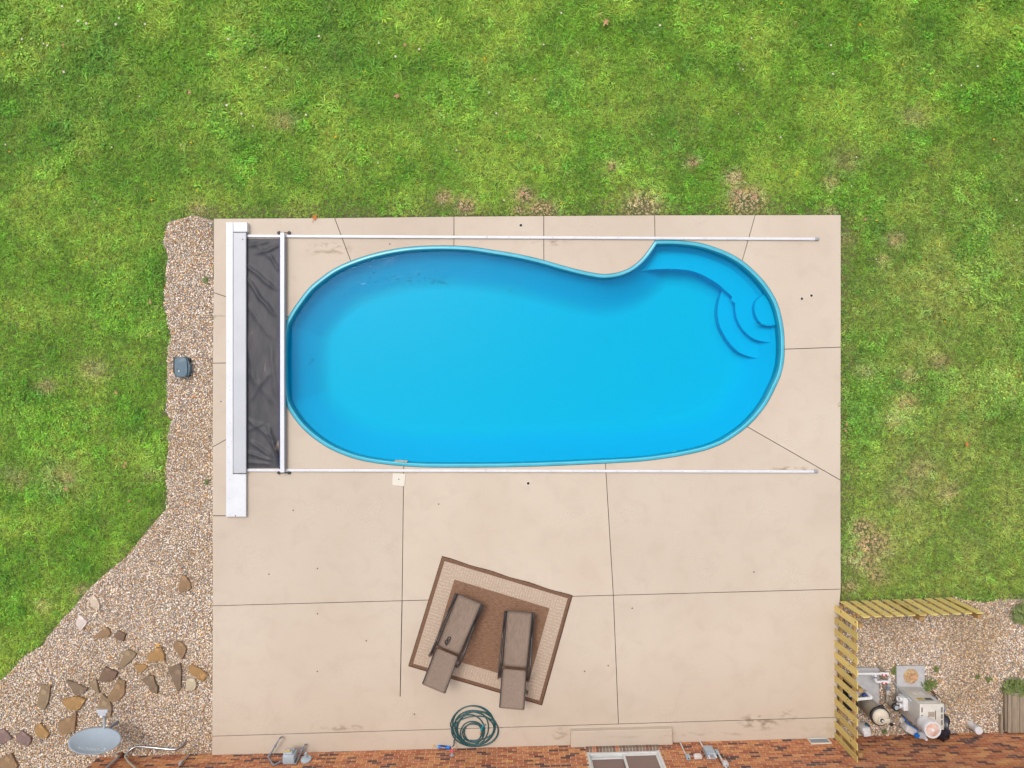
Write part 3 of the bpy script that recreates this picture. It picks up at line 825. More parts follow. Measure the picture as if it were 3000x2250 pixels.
# roof out of frame
g = G()
e0, e1 = -0.35, SL + 0.1
pr = [(0.38, 2.42), (0.38, 2.58), (-4.0, 4.2), (-8.4, 2.58), (-8.4, 2.42)]
vs = [W(e0, n, h) for n, h in pr] + [W(e1, n, h) for n, h in pr]
g.add(vs, [(0, 1, 2, 3, 4), (9, 8, 7, 6, 5)] + [(i, 5 + i, 5 + (i + 1) % 5, (i + 1) % 5) for i in range(5)])
part('roof', g, M['roof'], house)
# white sliding window: rowlock sill, three-track frame, two sashes
wd = part('sliding_window', (lambda g: (wbox(g, DS0, DS0 + 0.045, -0.17, -0.02, DH0, DH1), wbox(g, DS1 - 0.045, DS1, -0.17, -0.02, DH0, DH1), wbox(g, DS0, DS1, -0.17, -0.02, DH1 - 0.05, DH1),
          wbox(g, DS0 + 0.045, DS1 - 0.045, -0.17, -0.03, DH0, DH0 + 0.03),
          wbox(g, DS0 + 0.045, DS1 - 0.045, -0.045, -0.03, DH0 + 0.03, DH0 + 0.055), wbox(g, DS0 + 0.045, DS1 - 0.045, -0.09, -0.08, DH0 + 0.03, DH0 + 0.055), g)[-1])(G()), M['vinyl'], house)
nb = 22; sw = (DS1 - DS0 + 0.02) / nb
SB = [mat('brick_umber', (0.13, 0.075, 0.055), (0.18, 0.11, 0.08), 0.85, 9, 4), BRM[7], BRM[5], mat('brick_grey', (0.16, 0.115, 0.085), (0.22, 0.16, 0.115), 0.85, 9, 4)]
sill_m = {}
for k in range(nb):
    c = brnd.choices(range(4), [0.35, 0.2, 0.1, 0.35])[0]
    if c not in sill_m:
        b_ = bmesh.new(); vv = []
        for s_ in (-sw / 2 + 0.004, sw / 2 - 0.004):
            vv.append([b_.verts.new((s_, y, z)) for y, z in ((0.03, 0.0), (0.03, 0.105), (-0.11, 0.14), (-0.11, 0.0))])
        b_.faces.new(vv[0]); b_.faces.new(vv[1][::-1])
        for i in range(4): b_.faces.new((vv[0][i], vv[1][i], vv[1][(i + 1) % 4], vv[0][(i + 1) % 4]))
        bmesh.ops.recalc_face_normals(b_, faces=b_.faces[:])
        me = bpy.data.meshes.new('sill_brick'); b_.to_mesh(me); b_.free(); me.materials.append(SB[c]); sill_m[c] = me
    o = bpy.data.objects.new('sill_brick', sill_m[c]); COL.objects.link(o); o.parent = wd
    o.location = W(DS0 - 0.01 + (k + 0.5) * sw, 0, 0.135) - W0; o.rotation_euler = (0, 0, sl)
sg = G(); 
vs = [W(s_, n, h) for s_ in (DS0 - 0.008, DS1 + 0.008) for n, h in ((0.024, 0.137), (0.024, 0.237), (-0.11, 0.270), (-0.11, 0.137))]
sg.add(vs, [(0, 1, 2, 3), (7, 6, 5, 4), (0, 4, 5, 1), (1, 5, 6, 2), (2, 6, 7, 3), (3, 7, 4, 0)])
part('sill_mortar', sg, M['mortar'], wd)
mid = (DS0 + DS1) / 2 + 0.01
for (a, b, nn) in ((DS0 + 0.047, mid + 0.03, -0.125), (mid - 0.03, DS1 - 0.047, -0.065)):
    g = G(); h0 = DH0 + 0.031
    wbox(g, a, a + 0.05, nn - 0.018, nn + 0.018, h0, DH1 - 0.05, 0.003); wbox(g, b - 0.05, b, nn - 0.018, nn + 0.018, h0, DH1 - 0.05, 0.003)
    wbox(g, a + 0.05, b - 0.05, nn - 0.016, nn + 0.016, h0, h0 + 0.085, 0.003); wbox(g, a + 0.05, b - 0.05, nn - 0.016, nn + 0.016, DH1 - 0.11, DH1 - 0.05, 0.003)
    part('sash', g, M['vinyl'], wd)
    g = G(); wbox(g, a + 0.051, b - 0.051, nn - 0.006, nn + 0.002, h0 + 0.086, DH1 - 0.111)
    part('pane', g, M['glass'], wd)
# foundation vent low in the wall
g = G(); vs0, vh0 = wsh(2400, 2178, 0); vs0 = (wsh(2372, 2172)[0] + wsh(2427, 2172)[0]) / 2
va, vb = vs0 - 0.2, vs0 + 0.2
wbox(g, va - 0.02, va, 0.002, 0.03, 0.05, 0.24); wbox(g, vb, vb + 0.02, 0.002, 0.03, 0.05, 0.24); wbox(g, va - 0.02, vb + 0.02, 0.002, 0.035, 0.03, 0.055); wbox(g, va - 0.02, vb + 0.02, 0.002, 0.03, 0.235, 0.255)
vt = part('vent', g, M['cream'], house)
g = G(); wbox(g, va, vb, 0.0015, 0.006, 0.056, 0.234)
for k in range(6): wbox(g, va, vb, 0.005, 0.016, 0.06 + k * 0.03, 0.066 + k * 0.03)
part('louver', g, M['grey_plastic'], vt)

# concrete step below the window
sq = [(1671, 2134.5), (1965, 2126.5), (1967, wall_y(1967) - 1.2), (1671, wall_y(1671) - 1.2)]
st = solo('concrete_step', G().prism([P(*p) for p in sq], 0.002, 0.132, 0.012, 3), M['deck'], P(1818, 2155), 'long low cream concrete step against the wall below the sliding window', 'step')

# ------------------------------------------------------------------ rug
rug_c = P((1295 + 1677 + 1588 + 1196) / 4, (1629 + 1745 + 2066 + 1951) / 4)
rc = [P(1295, 1629), P(1677, 1745), P(1588, 2066), P(1196, 1951)]
rm = bpy.data.materials.new('woven_rug'); rm.use_nodes = True
nt = rm.node_tree; b = nt.nodes['Principled BSDF']; Lk = nt.links
b.inputs['Roughness'].default_value = 0.95; b.inputs['Specular IOR Level'].default_value = 0.1
uvn = nd(nt, 'ShaderNodeAttribute'); uvn.attribute_name = 'rug_uv'
sp = nd(nt, 'ShaderNodeSeparateXYZ'); Lk.new(uvn.outputs['Vector'], sp.inputs[0])
def mth(op, a, c=0.0):
    n = nd(nt, 'ShaderNodeMath', operation=op)
    for i, v_ in enumerate((a, c)):
        if isinstance(v_, (int, float)): n.inputs[i].default_value = v_
        else: Lk.new(v_, n.inputs[i])
    return n.outputs[0]
RW, RH = 2.96, 2.49
ex = mth('MINIMUM', sp.outputs[0], mth('SUBTRACT', RW, sp.outputs[0])); ey = mth('MINIMUM', sp.outputs[1], mth('SUBTRACT', RH, sp.outputs[1]))
edge = mth('MINIMUM', ex, ey)
band = mth('MULTIPLY', mth('GREATER_THAN', edge, 0.085), mth('LESS_THAN', edge, 0.405))
def rn(scale, st_, d=4):
    mp = nd(nt, 'ShaderNodeMapping'); mp.inputs['Scale'].default_value = st_; Lk.new(uvn.outputs['Vector'], mp.inputs['Vector'])
    n = nd(nt, 'ShaderNodeTexNoise'); n.inputs['Scale'].default_value = scale; n.inputs['Detail'].default_value = d; Lk.new(mp.outputs[0], n.inputs['Vector']); return n.outputs['Fac']
def cmix(f, A, B):
    mx = nd(nt, 'ShaderNodeMix', data_type='RGBA')
    for s_, v_ in (('A', A), ('B', B)):
        if isinstance(v_, tuple): mx.inputs[s_].default_value = (*v_, 1)
        else: Lk.new(v_, mx.inputs[s_])
    Lk.new(f, mx.inputs['Factor']); return mx.outputs['Result']
def mrn(v_, a, c):
    m_ = nd(nt, 'ShaderNodeMapRange'); m_.inputs['From Min'].default_value = a; m_.inputs['From Max'].default_value = c; Lk.new(v_, m_.inputs['Value']); return m_.outputs[0]
brown = cmix(mrn(rn(22, (0.5, 4, 1)), 0.38, 0.66), (0.155, 0.082, 0.050), (0.265, 0.155, 0.100))
pale = cmix(mrn(rn(30, (1, 1, 1), 3), 0.38, 0.64), (0.50, 0.40, 0.315), (0.37, 0.275, 0.205))
topb = mth('LESS_THAN', ey, ex)
wx = nd(nt, 'ShaderNodeTexWave'); wx.bands_direction = 'X'; wx.inputs['Scale'].default_value = 5.5; wx.inputs['Distortion'].default_value = 1.2; Lk.new(uvn.outputs['Vector'], wx.inputs['Vector'])
wy = nd(nt, 'ShaderNodeTexWave'); wy.bands_direction = 'Y'; wy.inputs['Scale'].default_value = 4.5; wy.inputs['Distortion'].default_value = 2.5; Lk.new(uvn.outputs['Vector'], wy.inputs['Vector'])
wm = nd(nt, 'ShaderNodeMix'); Lk.new(topb, wm.inputs['Factor']); Lk.new(wy.outputs['Fac'], wm.inputs['A']); Lk.new(wx.outputs['Fac'], wm.inputs['B'])
pale = cmix(mth('MULTIPLY', wm.outputs[0], 0.62), pale, (0.36, 0.265, 0.20))
brown_b = cmix(mrn(rn(16, (1, 6, 1)), 0.35, 0.7), (0.13, 0.07, 0.045), (0.20, 0.115, 0.075))
c = cmix(mth('LESS_THAN', edge, 0.2), brown, brown_b)
c = cmix(band, c, pale)
c = cmix(mth('LESS_THAN', edge, 0.012), c, (0.07, 0.035, 0.022))
Lk.new(c, b.inputs['Base Color'])
bp = nd(nt, 'ShaderNodeBump'); bp.inputs['Strength'].default_value = 0.4; bp.inputs['Distance'].default_value = 0.004
Lk.new(rn(120, (1, 1, 1)), bp.inputs['Height']); Lk.new(bp.outputs[0], b.inputs['Normal'])
g = G(); n = 60; uvs = []
for j in range(n + 1):
    for i in range(n + 1):
        u_, v_ = i / n, j / n
        p = rc[0] * (1 - u_) * (1 - v_) + rc[1] * u_ * (1 - v_) + rc[2] * u_ * v_ + rc[3] * (1 - u_) * v_
        z = 0.010 + 0.004 * math.sin(u_ * 33 + 2 * math.sin(v_ * 5)) * math.exp(-((v_ - 0.06) / 0.14) ** 2)
        z += 0.008 * math.exp(-((u_ - 0.30 - 0.02 * v_) / 0.012) ** 2) * max(0, 1 - v_ * 3.2) + 0.007 * math.exp(-((u_ - 0.66) / 0.012) ** 2) * max(0, 1 - v_ * 2.6) + 0.006 * math.exp(-((u_ - 0.76) / 0.012) ** 2) * max(0, 1 - v_ * 3)
        z += 0.005 * vnoise(np.array([u_ * 9.0]), np.array([v_ * 9.0]), 4)[0]
        wob = 0.008 * math.sin(u_ * 21) * (1 if j == 0 else 0)
        g.v.append((p.x + wob * 0.3, p.y + wob, z)); uvs.append((u_ * RW, v_ * RH, 0))
for j in range(n):
    for i in range(n):
        a = j * (n + 1) + i; g.f.append((a, a + n + 1, a + n + 2, a + 1)); g.m.append(0)
rim = [i for i in range(n + 1)] + [j * (n + 1) + n for j in range(1, n + 1)] + [n * (n + 1) + i for i in range(n - 1, -1, -1)] + [j * (n + 1) for j in range(n - 1, 0, -1)]
o_ = len(g.v)
for k in rim: x, y, z = g.v[k]; g.v.append((x, y, 0.002)); uvs.append(uvs[k])
for k in range(len(rim)):
    a, b2_ = rim[k], rim[(k + 1) % len(rim)]; g.f.append((a, b2_, o_ + (k + 1) % len(rim), o_ + k)); g.m.append(0)
rug = solo('outdoor_rug', g, rm, rug_c, 'brown woven outdoor rug with a wide cream border band', 'rug', smooth='all')
at = rug.data.attributes.new('rug_uv', 'FLOAT_VECTOR', 'POINT'); at.data.foreach_set('vector', np.array(uvs, dtype=np.float32).ravel())

# ------------------------------------------------------------------ loungers: local y runs from the foot end (0) to the head, x across
def make_lounger(label):
    t_ = thing('sun_lounger', (0, 0, 0), label, 'lounger', 'sun loungers on the rug')
    hw = 0.265; SEAT = 1.19; zs0, zs1 = 0.36, 0.335
    bk_dir = Vector((0, 0.64, 0.47)); 
    def sling(y0, z0, y1, z1, sag, hw0, hw1):
        g = G(); ny_, nx_ = 18, 8
        for lay in (0, 1):
            for j in range(ny_ + 1):
                f = j / ny_
                for i in range(nx_ + 1):
                    e = i / nx_ * 2 - 1; w = hw0 + (hw1 - hw0) * f
                    z = z0 + (z1 - z0) * f - sag * (1 - e * e) * math.sin(math.pi * min(1, max(0, f))) - lay * 0.006
                    g.v.append((e * w, y0 + (y1 - y0) * f, z))
        K = (ny_ + 1) * (nx_ + 1)
        for j in range(ny_):
            for i in range(nx_):
                a = j * (nx_ + 1) + i
                g.f.append((a, a + 1, a + nx_ + 2, a + nx_ + 1)); g.m.append(0)
                g.f.append((K + a, K + a + nx_ + 1, K + a + nx_ + 2, K + a + 1)); g.m.append(0)
        for j in range(ny_):
            for i in (0, nx_):
                a = j * (nx_ + 1) + i; g.f.append((a, a + nx_ + 1, K + a + nx_ + 1, K + a)); g.m.append(0)
        for j in (0, ny_):
            for i in range(nx_):
                a = j * (nx_ + 1) + i; g.f.append((a, a + 1, K + a + 1, K + a)); g.m.append(0)
        return g
    part('seat_sling', sling(0.0, zs0, SEAT - 0.015, zs1, 0.028, hw, hw - 0.012), M['fabric'], t_, 'all')
    yb, zb = SEAT + 0.045, zs1 + 0.005
    bk = part('back_sling', sling(yb, zb, yb + 0.62, zb + 0.46, 0.02, hw - 0.018, hw - 0.018), M['fabric'], t_, 'all')
    part('head_hem', G().tube([(-hw + 0.018, yb + 0.62, zb + 0.462), (0, yb + 0.622, zb + 0.462), (hw - 0.018, yb + 0.62, zb + 0.462)], 0.011), M['fabric'], bk, True)
    for s_ in (-1, 1):
        part('back_rail', G().tube([(s_ * (hw - 0.014), yb, zb - 0.01), (s_ * (hw - 0.014), yb + 0.62, zb + 0.45)], 0.013, 8), M['frame_steel'], bk, True)
        part('seat_rail', G().tube([(s_ * (hw + 0.006), 0.0, zs0 - 0.008), (s_ * (hw + 0.002), 0.6, zs0 - 0.016), (s_ * (hw - 0.004), SEAT, zs1 - 0.008)], 0.015, 8), M['frame_steel'], t_, True)
        # bow-shaped side frame: foot bracket, dip to the front foot, rise as arm, down to the rear foot
        x = s_ * (hw + 0.036)
        pts = spline([(x, 0.0, zs0 + 0.005), (x, 0.10, zs0 + 0.005), (x + s_ * 0.004, 0.26, zs0 - 0.03), (x + s_ * 0.010, 0.42, 0.26), (x + s_ * 0.014, 0.62, 0.30), (x + s_ * 0.018, 0.90, 0.47),
                      (x + s_ * 0.020, 1.15, 0.535), (x + s_ * 0.020, 1.33, 0.47), (x + s_ * 0.018, 1.47, 0.27), (x + s_ * 0.018, 1.55, 0.032)], 6)
        part('side_frame', G().tube(pts, 0.0235, 10), M['frame_steel'], t_, True)
        part('leg', G().tube([(x + s_ * 0.008, 0.36, 0.29), (x + s_ * 0.008, 0.22, 0.15), (x + s_ * 0.008, 0.12, 0.025)], 0.017, 8), M['frame_steel'], t_, True)
        part('leg', G().tube([(s_ * (hw + 0.012), SEAT - 0.05, zs1 - 0.03), (s_ * (hw + 0.012), SEAT + 0.18, 0.17), (s_ * (hw + 0.012), SEAT + 0.345, 0.026)], 0.014, 8), M['frame_steel'], t_, True)
        part('foot', G().box((x + s_ * 0.018, 1.552, 0.022), (0.045, 0.05, 0.02), 0, 0.006), M['black'], t_)
    for y, z in ((0.004, zs0 - 0.014), (SEAT - 0.01, zs1 - 0.02)):
        part('crossbar', G().tube([(-hw - 0.02, y, z), (hw + 0.02, y, z)], 0.013, 8), M['frame_steel'], t_, True)
    return t_
L1 = make_lounger('grey-brown sling sun lounger with black goggles lying on its seat')
def place(o, Fpx, Hpx):
    f, h = P(*Fpx, 0.36), P(*Hpx, 0.335)
    o.location = (f.x, f.y, 0.010); d = h - f; o.rotation_euler = (0, 0, math.atan2(d.y, d.x) - math.pi / 2)
L2 = copy_tree(L1)
L2['label'] = 'grey-brown sling sun lounger with a bare seat standing beside the small dark sprig'
place(L1, (1376, 1754.5), (1313, 1905)); place(L2, (1522.5, 1792.5), (1507.5, 1955))
# goggles on the first lounger
def ring3(c, rx, ry, rot, z, n=18):
    return [(c[0] + rx * math.cos(t) * math.cos(rot) - ry * math.sin(t) * math.sin(rot), c[1] + rx * math.cos(t) * math.sin(rot) + ry * math.sin(t) * math.cos(rot), z) for t in [2 * math.pi * k / n for k in range(n + 1)]]
gz = 0.365
q = P(1311, 1877, gz); gg = thing('swim_goggles', (q.x, q.y, gz), 'black swimming goggles with a tangled strap lying on the lounger seat', 'goggles')
a1, a2 = P(1315, 1871, gz), P(1307, 1880, gz)
part('lens_frame', G().tube(ring3(a1, 0.042, 0.026, 0.9, gz), 0.009, 6), M['black'], gg, True)
part('lens_frame', G().tube(ring3(a2, 0.036, 0.024, 1.2, gz), 0.009, 6), M['black'], gg, True)
part('strap', G().tube(spline([P(1318, 1873, gz), P(1313, 1884, gz), P(1308, 1888, gz), P(1304, 1886, gz), P(1309, 1892, gz)], 5), 0.007, 6), M['black'], gg, True)
# sprig on the rug
q = P(1544, 2027, 0.018); g = G()
for k in range(7):
    a = k * 0.9 + 0.3; r_ = 0.035 + 0.02 * (k % 3)
    p1 = Vector((q.x + r_ * math.cos(a), q.y + r_ * math.sin(a), 0.03)); w = Vector((-math.sin(a), math.cos(a), 0)) * 0.008
    m_ = (q + p1) / 2
    g.add([q, m_ + w, p1, m_ - w], [(0, 1, 2, 3)])
g.tube([q + Vector((0, 0.0, 0)), q + Vector((-0.005, -0.07, 0))], 0.004, 5)
solo('leaf_sprig', g, M['leaf_dark'], q, 'tiny dark green sprig dropped on the cream band of the rug', 'sprig')

# ------------------------------------------------------------------ hose, tap, inline filter
hose = thing('garden_hose', P(1385, 2130), 'dark teal garden hose coiled loosely on the patio by the wall', 'hose')
keys = [(1383, 2127, 66, 60), (1384, 2128, 58, 58), (1395, 2126, 60, 54), (1388, 2140, 70, 46), (1392, 2130, 56, 57), (1386, 2134, 64, 34), (1398, 2140, 60, 46), (1384, 2137, 46, 52), (1380, 2138, 40, 42), (1387, 2147, 29, 30), (1387, 2146, 25, 26), (1386, 2150, 34, 30)]
pts = [W(s_at(1329), 0.17, 0.27), P(1330, 2182, 0.12), P(1330, 2170, 0.03), P(1334, 2155, 0.02)]
th = math.pi * 1.0
NT = 10.4; steps = int(NT * 26)
for k in range(steps + 1):
    f = k / steps * (len(keys) - 1); i = min(int(f), len(keys) - 2); t_ = f - i; t_ = t_ * t_ * (3 - 2 * t_)
    cx, cy, rx, ry = [keys[i][m_] * (1 - t_) + keys[i + 1][m_] * t_ for m_ in range(4)]
    a = th - k / steps * NT * 2 * math.pi
    wob = 1 + 0.05 * math.sin(a * 1.37 + 1)
    z = 0.013 + 0.010 * (0.5 + 0.5 * math.sin(a * 0.73)) + 0.012 * (k / steps)
    pts.append(P(cx + rx * wob * math.cos(a), cy - ry * wob * math.sin(a), z))
end = P(1407, 2148, 0.03)
pts += [P(1413, 2158, 0.034), end]
pts = [Vector(p) for p in pts]
part('tube', G().tube(spline(pts, 2), 0.013, 8), M['hose'], hose, 'all')
nz = thing('hose_nozzle', end, 'small teal spray nozzle with orange collar on the hose end', 'nozzle') if False else None
part('collar', G().cyl(P(1406, 2149.5, 0.032), P(1409, 2144, 0.034), 0.016, n=10), M['orange'], hose, True)
part('nozzle', G().tube([P(1409, 2144, 0.034), P(1411, 2138, 0.036), P(1412.5, 2132, 0.04), P(1415, 2127, 0.045), P(1420, 2124, 0.05)], [0.014, 0.022, 0.017, 0.02, 0.016], 10), M['teal'], hose, True)
part('nozzle_tip', G().cyl(P(1419, 2125, 0.05), P(1422, 2122, 0.052), 0.015, n=10), M['chrome'], hose, True)
tap = thing('garden_tap', W(s_at(1328), 0, 0.22), 'metal outdoor tap with red handle on the brick wall above the hose', 'tap')
ts = s_at(1328)
part('wall_flange', G().lathe(W(ts, 0.001, 0.30), Nn, [(0, 0.045), (0.01, 0.045), (0.014, 0.025)], 16), M['galv'], tap, True)
part('spout', G().tube(spline([W(ts, 0.01, 0.30), W(ts, 0.08, 0.30), W(ts + 0.005, 0.13, 0.28), W(ts + 0.008, 0.17, 0.25)], 4), 0.016, 10), M['galv'], tap, True)
part('handle', G().lathe(W(ts, 0.11, 0.325), (0, 0.3, 1), [(0, 0.03), (0.008, 0.036), (0.016, 0.03)], 10), M['red'], tap, True)
ft = thing('hose_filter', P(1296, 2188), 'small blue inline water filter with yellow-capped hose lying by the wall', 'filter')
def pz(x, y, z): return P(x, y, z)
a, b2_ = pz(1283, 2187.5, 0.035), pz(1318.5, 2190.5, 0.035); ax = (b2_ - a); L_ = ax.length
part('body', G().lathe(a, ax, [(0, 0.018), (0.012, 0.034), (0.05, 0.035), (L_ - 0.05, 0.035), (L_ - 0.012, 0.034), (L_, 0.018)], 18), M['blue'], ft, True)
part('label', G().lathe(a + ax.normalized() * 0.055, ax, [(0, 0.0358), (0.13, 0.0358)], 18), M['navy2'], ft, True)
g = G()
for k in range(7):     # white lettering-like stroke band of the wrap
    c = a + ax.normalized() * (0.068 + k * 0.0155) + Vector((0, 0.004 * (k % 2), 0.0355)); g.box(c, (0.012, 0.016, 0.002), math.atan2(ax.y, ax.x) + 0.3 * ((k % 3) - 1))
part('label_print', g, M['sticker_w'], ft)
part('connector', G().cyl(pz(1283, 2187.5, 0.03), pz(1272, 2184.5, 0.02), 0.011, n=10), M['galv'], ft, True)
part('cap', G().lathe(pz(1272, 2184.5, 0.018), (-1, 0.5, 0), [(0, 0.016), (0.006, 0.026), (0.02, 0.026), (0.026, 0.012)], 14), M['yellow'], ft, True)
part('end_fitting', G().cyl(b2_, b2_ + ax.normalized() * 0.02, 0.015, n=10), M['navy2'], ft, True)

# ------------------------------------------------------------------ wall equipment left: outlet box with conduits
eb = thing('outlet_box', wpx(853, 2220), 'bulky grey weatherproof outlet box with bent conduits on the brick wall', 'electrical box')
def wp(px, py, n): return wpx(px, py, n)
# the box stands off the wall: back at the wall, cover proud
cs, ch = wsh(851, 2207, 0.16)
g = G(); c = W(cs, 0.10, ch + 0.03)
g.box(c, (0.25, 0.20, 0.26), sl, 0.03, 3)
part('body', g, M['elec'], eb, True)
c2 = W(cs - 0.015, 0.215, ch + 0.03)
part('cover', G().box(c2, (0.20, 0.05, 0.22), sl, 0.02, 3), M['elec'], eb, True)
c3 = W(cs - 0.03, 0.245, ch + 0.06); part('hatch', G().box(c3, (0.105, 0.03, 0.085), sl, 0.006).box(c3 + Vector((0, 0.01, 0.035)), (0.12, 0.035, 0.022), sl, 0.004), M['gold'], eb)
part('hatch_window', G().box(c3 + Vector((0, 0.016, -0.012)), (0.06, 0.01, 0.04), sl), M['cream'], eb)
for s_ in (-1, 1):
    q = W(cs + s_ * 0.085 - 0.015, 0.24, ch + 0.06); part('screw', G().lathe(q, Nn, [(0, 0.012), (0.006, 0.009)], 8), M['dark'], eb)
cL = spline([P(824, 2159, 0.0), wp(818, 2166, 0.40), wp(806, 2185, 0.26), wp(797, 2202, 0.12), wp(787, 2214, 0.05), wp(790, 2224, 0.035), wp(801, 2240, 0.03), wp(812, 2237, 0.03), wp(828, 2228, 0.045), wp(835, 2219, 0.07)], 5)
part('conduit', G().tube(cL, 0.016, 8), M['elec_dark'], eb, True)
part('coupling', G().lathe(wp(807, 2184, 0.265) , (wp(804, 2189, 0.24) - wp(807, 2184, 0.265)), [(-0.02, 0.017), (-0.01, 0.026), (0.03, 0.026), (0.045, 0.017)], 10), M['elec_dark'], eb, True)
cR = spline([P(894, 2181, 0.0), wp(891, 2186, 0.22), wp(884, 2196, 0.14), wp(880, 2208, 0.09), wp(873, 2224, 0.05), wp(866, 2238, 0.03), wp(858, 2233, 0.035), wp(851, 2224, 0.05), wp(850, 2216, 0.08)], 5)
part('conduit', G().tube(cR, 0.016, 8), M['elec_dark'], eb, True)
part('coupling', G().lathe(wp(885, 2194, 0.15), (wp(882, 2204, 0.10) - wp(885, 2194, 0.15)), [(-0.01, 0.018), (0, 0.028), (0.07, 0.028), (0.08, 0.018)], 10), M['elec_dark'], eb, True)
ds, dh = wsh(897, 2222, 0.05)
dq = W(ds, 0.01, dh)
dk = thing('conduit_flange', W(ds, 0, dh), 'round grey flange with a stub pipe on the brick wall beside the outlet box', 'flange')
part('disc', G().lathe(dq, Nn + Vector((0, 0, 0.25)), [(0, 0.10), (0.02, 0.115), (0.045, 0.11), (0.06, 0.07), (0.066, 0.03)], 12), M['elec'], dk, True)
part('stub', G().cyl(dq + Nn * 0.05, dq + Nn * 0.17 + Vector((0, 0, 0.02)), 0.028, n=12), M['elec'], dk, True)

# ------------------------------------------------------------------ wall equipment right: conduits, switch box, lamps
def wpipe(g, px0, py0, px1, py1, n, r_):
    return g.cyl(wp(px0, py0, n), wp(px1, py1, n), r_, n=10)
c1 = thing('conduit_box', wp(2022, 2235, 0), 'thin white conduit rising to a small grey switch box on the bricks', 'electrical box')
s_, _ = wsh(1993, 2176, 0.025)
part('conduit', G().cyl(W(s_, 0.022, 0.0), W(s_, 0.022, 0.62), 0.013, n=10), M['pvc'], c1, True)
part('box', G().box(W(s_ + 0.01, 0.045, 0.70), (0.085, 0.07, 0.14), sl, 0.006), M['elec'], c1)
part('knockout', G().cyl(W(s_ + 0.01, 0.045, 0.7705), W(s_ + 0.01, 0.045, 0.772), 0.015, n=12), M['dark'], c1)
c2_ = thing('switch_box', wp(2073, 2215, 0), 'tall grey metal switch box fed by conduits beside the window', 'electrical box')
s2, _ = wsh(2052, 2174, 0.025)
sb_, hb0 = wsh(2068, 2200, 0.06); 
part('conduit', G().cyl(W(s2, 0.022, 0.0), W(s2, 0.022, 0.33), 0.015, n=10), M['pvc'], c2_, True)
part('connector', G().box(W(s2 + 0.03, 0.03, 0.37), (0.07, 0.05, 0.075), sl, 0.006), M['elec'], c2_)
part('body', G().box(W(s2 + 0.055, 0.062, 0.575), (0.185, 0.12, 0.33), sl, 0.008), M['elec'], c2_)
part('seal', G().box(W(s2 + 0.06, 0.07, 0.7405), (0.075, 0.07, 0.004), sl), M['grey_plastic'], c2_)
part('plug', G().cyl(W(s2 - 0.01, 0.09, 0.73), W(s2 - 0.005, 0.085, 0.84), 0.020, 0.017, n=10), M['pvc'], c2_, True)
part('plug_band', G().cyl(W(s2 - 0.012, 0.092, 0.722), W(s2 - 0.010, 0.091, 0.752), 0.0225, n=10), M['blue'], c2_, True)
part('plug', G().cyl(W(s2 + 0.13, 0.09, 0.73), W(s2 + 0.133, 0.085, 0.83), 0.020, 0.017, n=10), M['pvc'], c2_, True)
part('side_pipe', G().tube(spline([W(s2 + 0.14, 0.045, 0.50), W(s2 + 0.20, 0.045, 0.50), W(s2 + 0.235, 0.045, 0.53), W(s2 + 0.235, 0.045, 0.62)], 4), 0.021, 10), M['elec'], c2_, True)
part('pipe_sleeve', G().box(W(s2 + 0.225, 0.045, 0.53), (0.065, 0.06, 0.12), sl, 0.012, 2), M['elec'], c2_)
part('riser', G().cyl(W(s2 + 0.235, 0.045, 0.58), W(s2 + 0.235, 0.045, 2.3), 0.018, n=10), M['pvc'], c2_, True)
part('cable', G().tube(spline([W(s2 + 0.20, 0.02, 0.98), W(s2 + 0.19, 0.02, 0.72), W(s2 + 0.22, 0.03, 0.60), W(s2 + 0.33, 0.025, 0.60)], 5), 0.006, 6), M['black'], c2_, True)
def lamp(px, py, label, m_, w, hgt):
    s_, h_ = wsh(px, py, 0.05); t_ = thing('wall_lamp', W(s_, 0, h_), label, 'wall lamp')
    part('housing', G().box(W(s_, 0.045, h_), (w, 0.085, hgt), sl, 0.022, 3), m_, t_, True)
    part('mount', G().box(W(s_, 0.004, h_), (w * 0.6, 0.008, hgt * 0.6), sl), M['elec'], t_)
    part('lens', G().box(W(s_, 0.092, h_ - 0.01), (w * 0.75, 0.012, hgt * 0.6), sl, 0.005), M['clear'], t_, True)
lamp(2044, 2216, 'clear plastic half-round fitting on the bricks beside the tall switch box', M['clear'], 0.17, 0.10)
lamp(2125, 2237, 'pale lilac-grey outlet hood on the bricks beside the white riser pipe', M['alu_grey'], 0.12, 0.13)

# ------------------------------------------------------------------ things by the left end of the wall
dr = thing('wall_conduit', W(s_at(352), 0, 0), 'grey conduit pipe with a rusty foot near the corner of the brick wall', 'pipe')
part('pipe', G().cyl(W(s_at(352), 0.05, 0.02), W(s_at(352), 0.05, 2.3), 0.024, n=12), M['galv'], dr, True)
part('rusty_foot', G().box(W(s_at(353.5), 0.055, 0.0), (0.10, 0.085, 0.10), sl, 0.012), M['rust'], dr)
pl = thing('lean_pole', P(573, 2180, -0.04), 'slim brassy pole leaning against the brick wall', 'pole')
a = P(573, 2180, -0.04); b2_ = W(s_at(566), 0.02, 2.0)
part('shaft', G().cyl(a + (b2_ - a) * 0.04, b2_, 0.0125, n=10), M['brass'], pl, True)
part('tip', G().cyl(a, a + (b2_ - a) * 0.045, 0.017, n=10), M['galv'], pl, True)
sc_, _ = wsh(563, 2207, 0.04)
cb = thing('conduit_fitting', W(s_at(552), 0, 0.1), 'grey conduit with a ribbed fitting on the bricks behind the leaning pole', 'pipe')
part('pipe', G().cyl(W(s_at(555), 0.03, 0.0), W(s_at(555), 0.03, 2.0), 0.012, n=10), M['galv'], cb, True)
part('fitting', G().box(W(s_at(555), 0.045, 0.39), (0.065, 0.06, 0.12), sl, 0.014), M['elec'], cb)
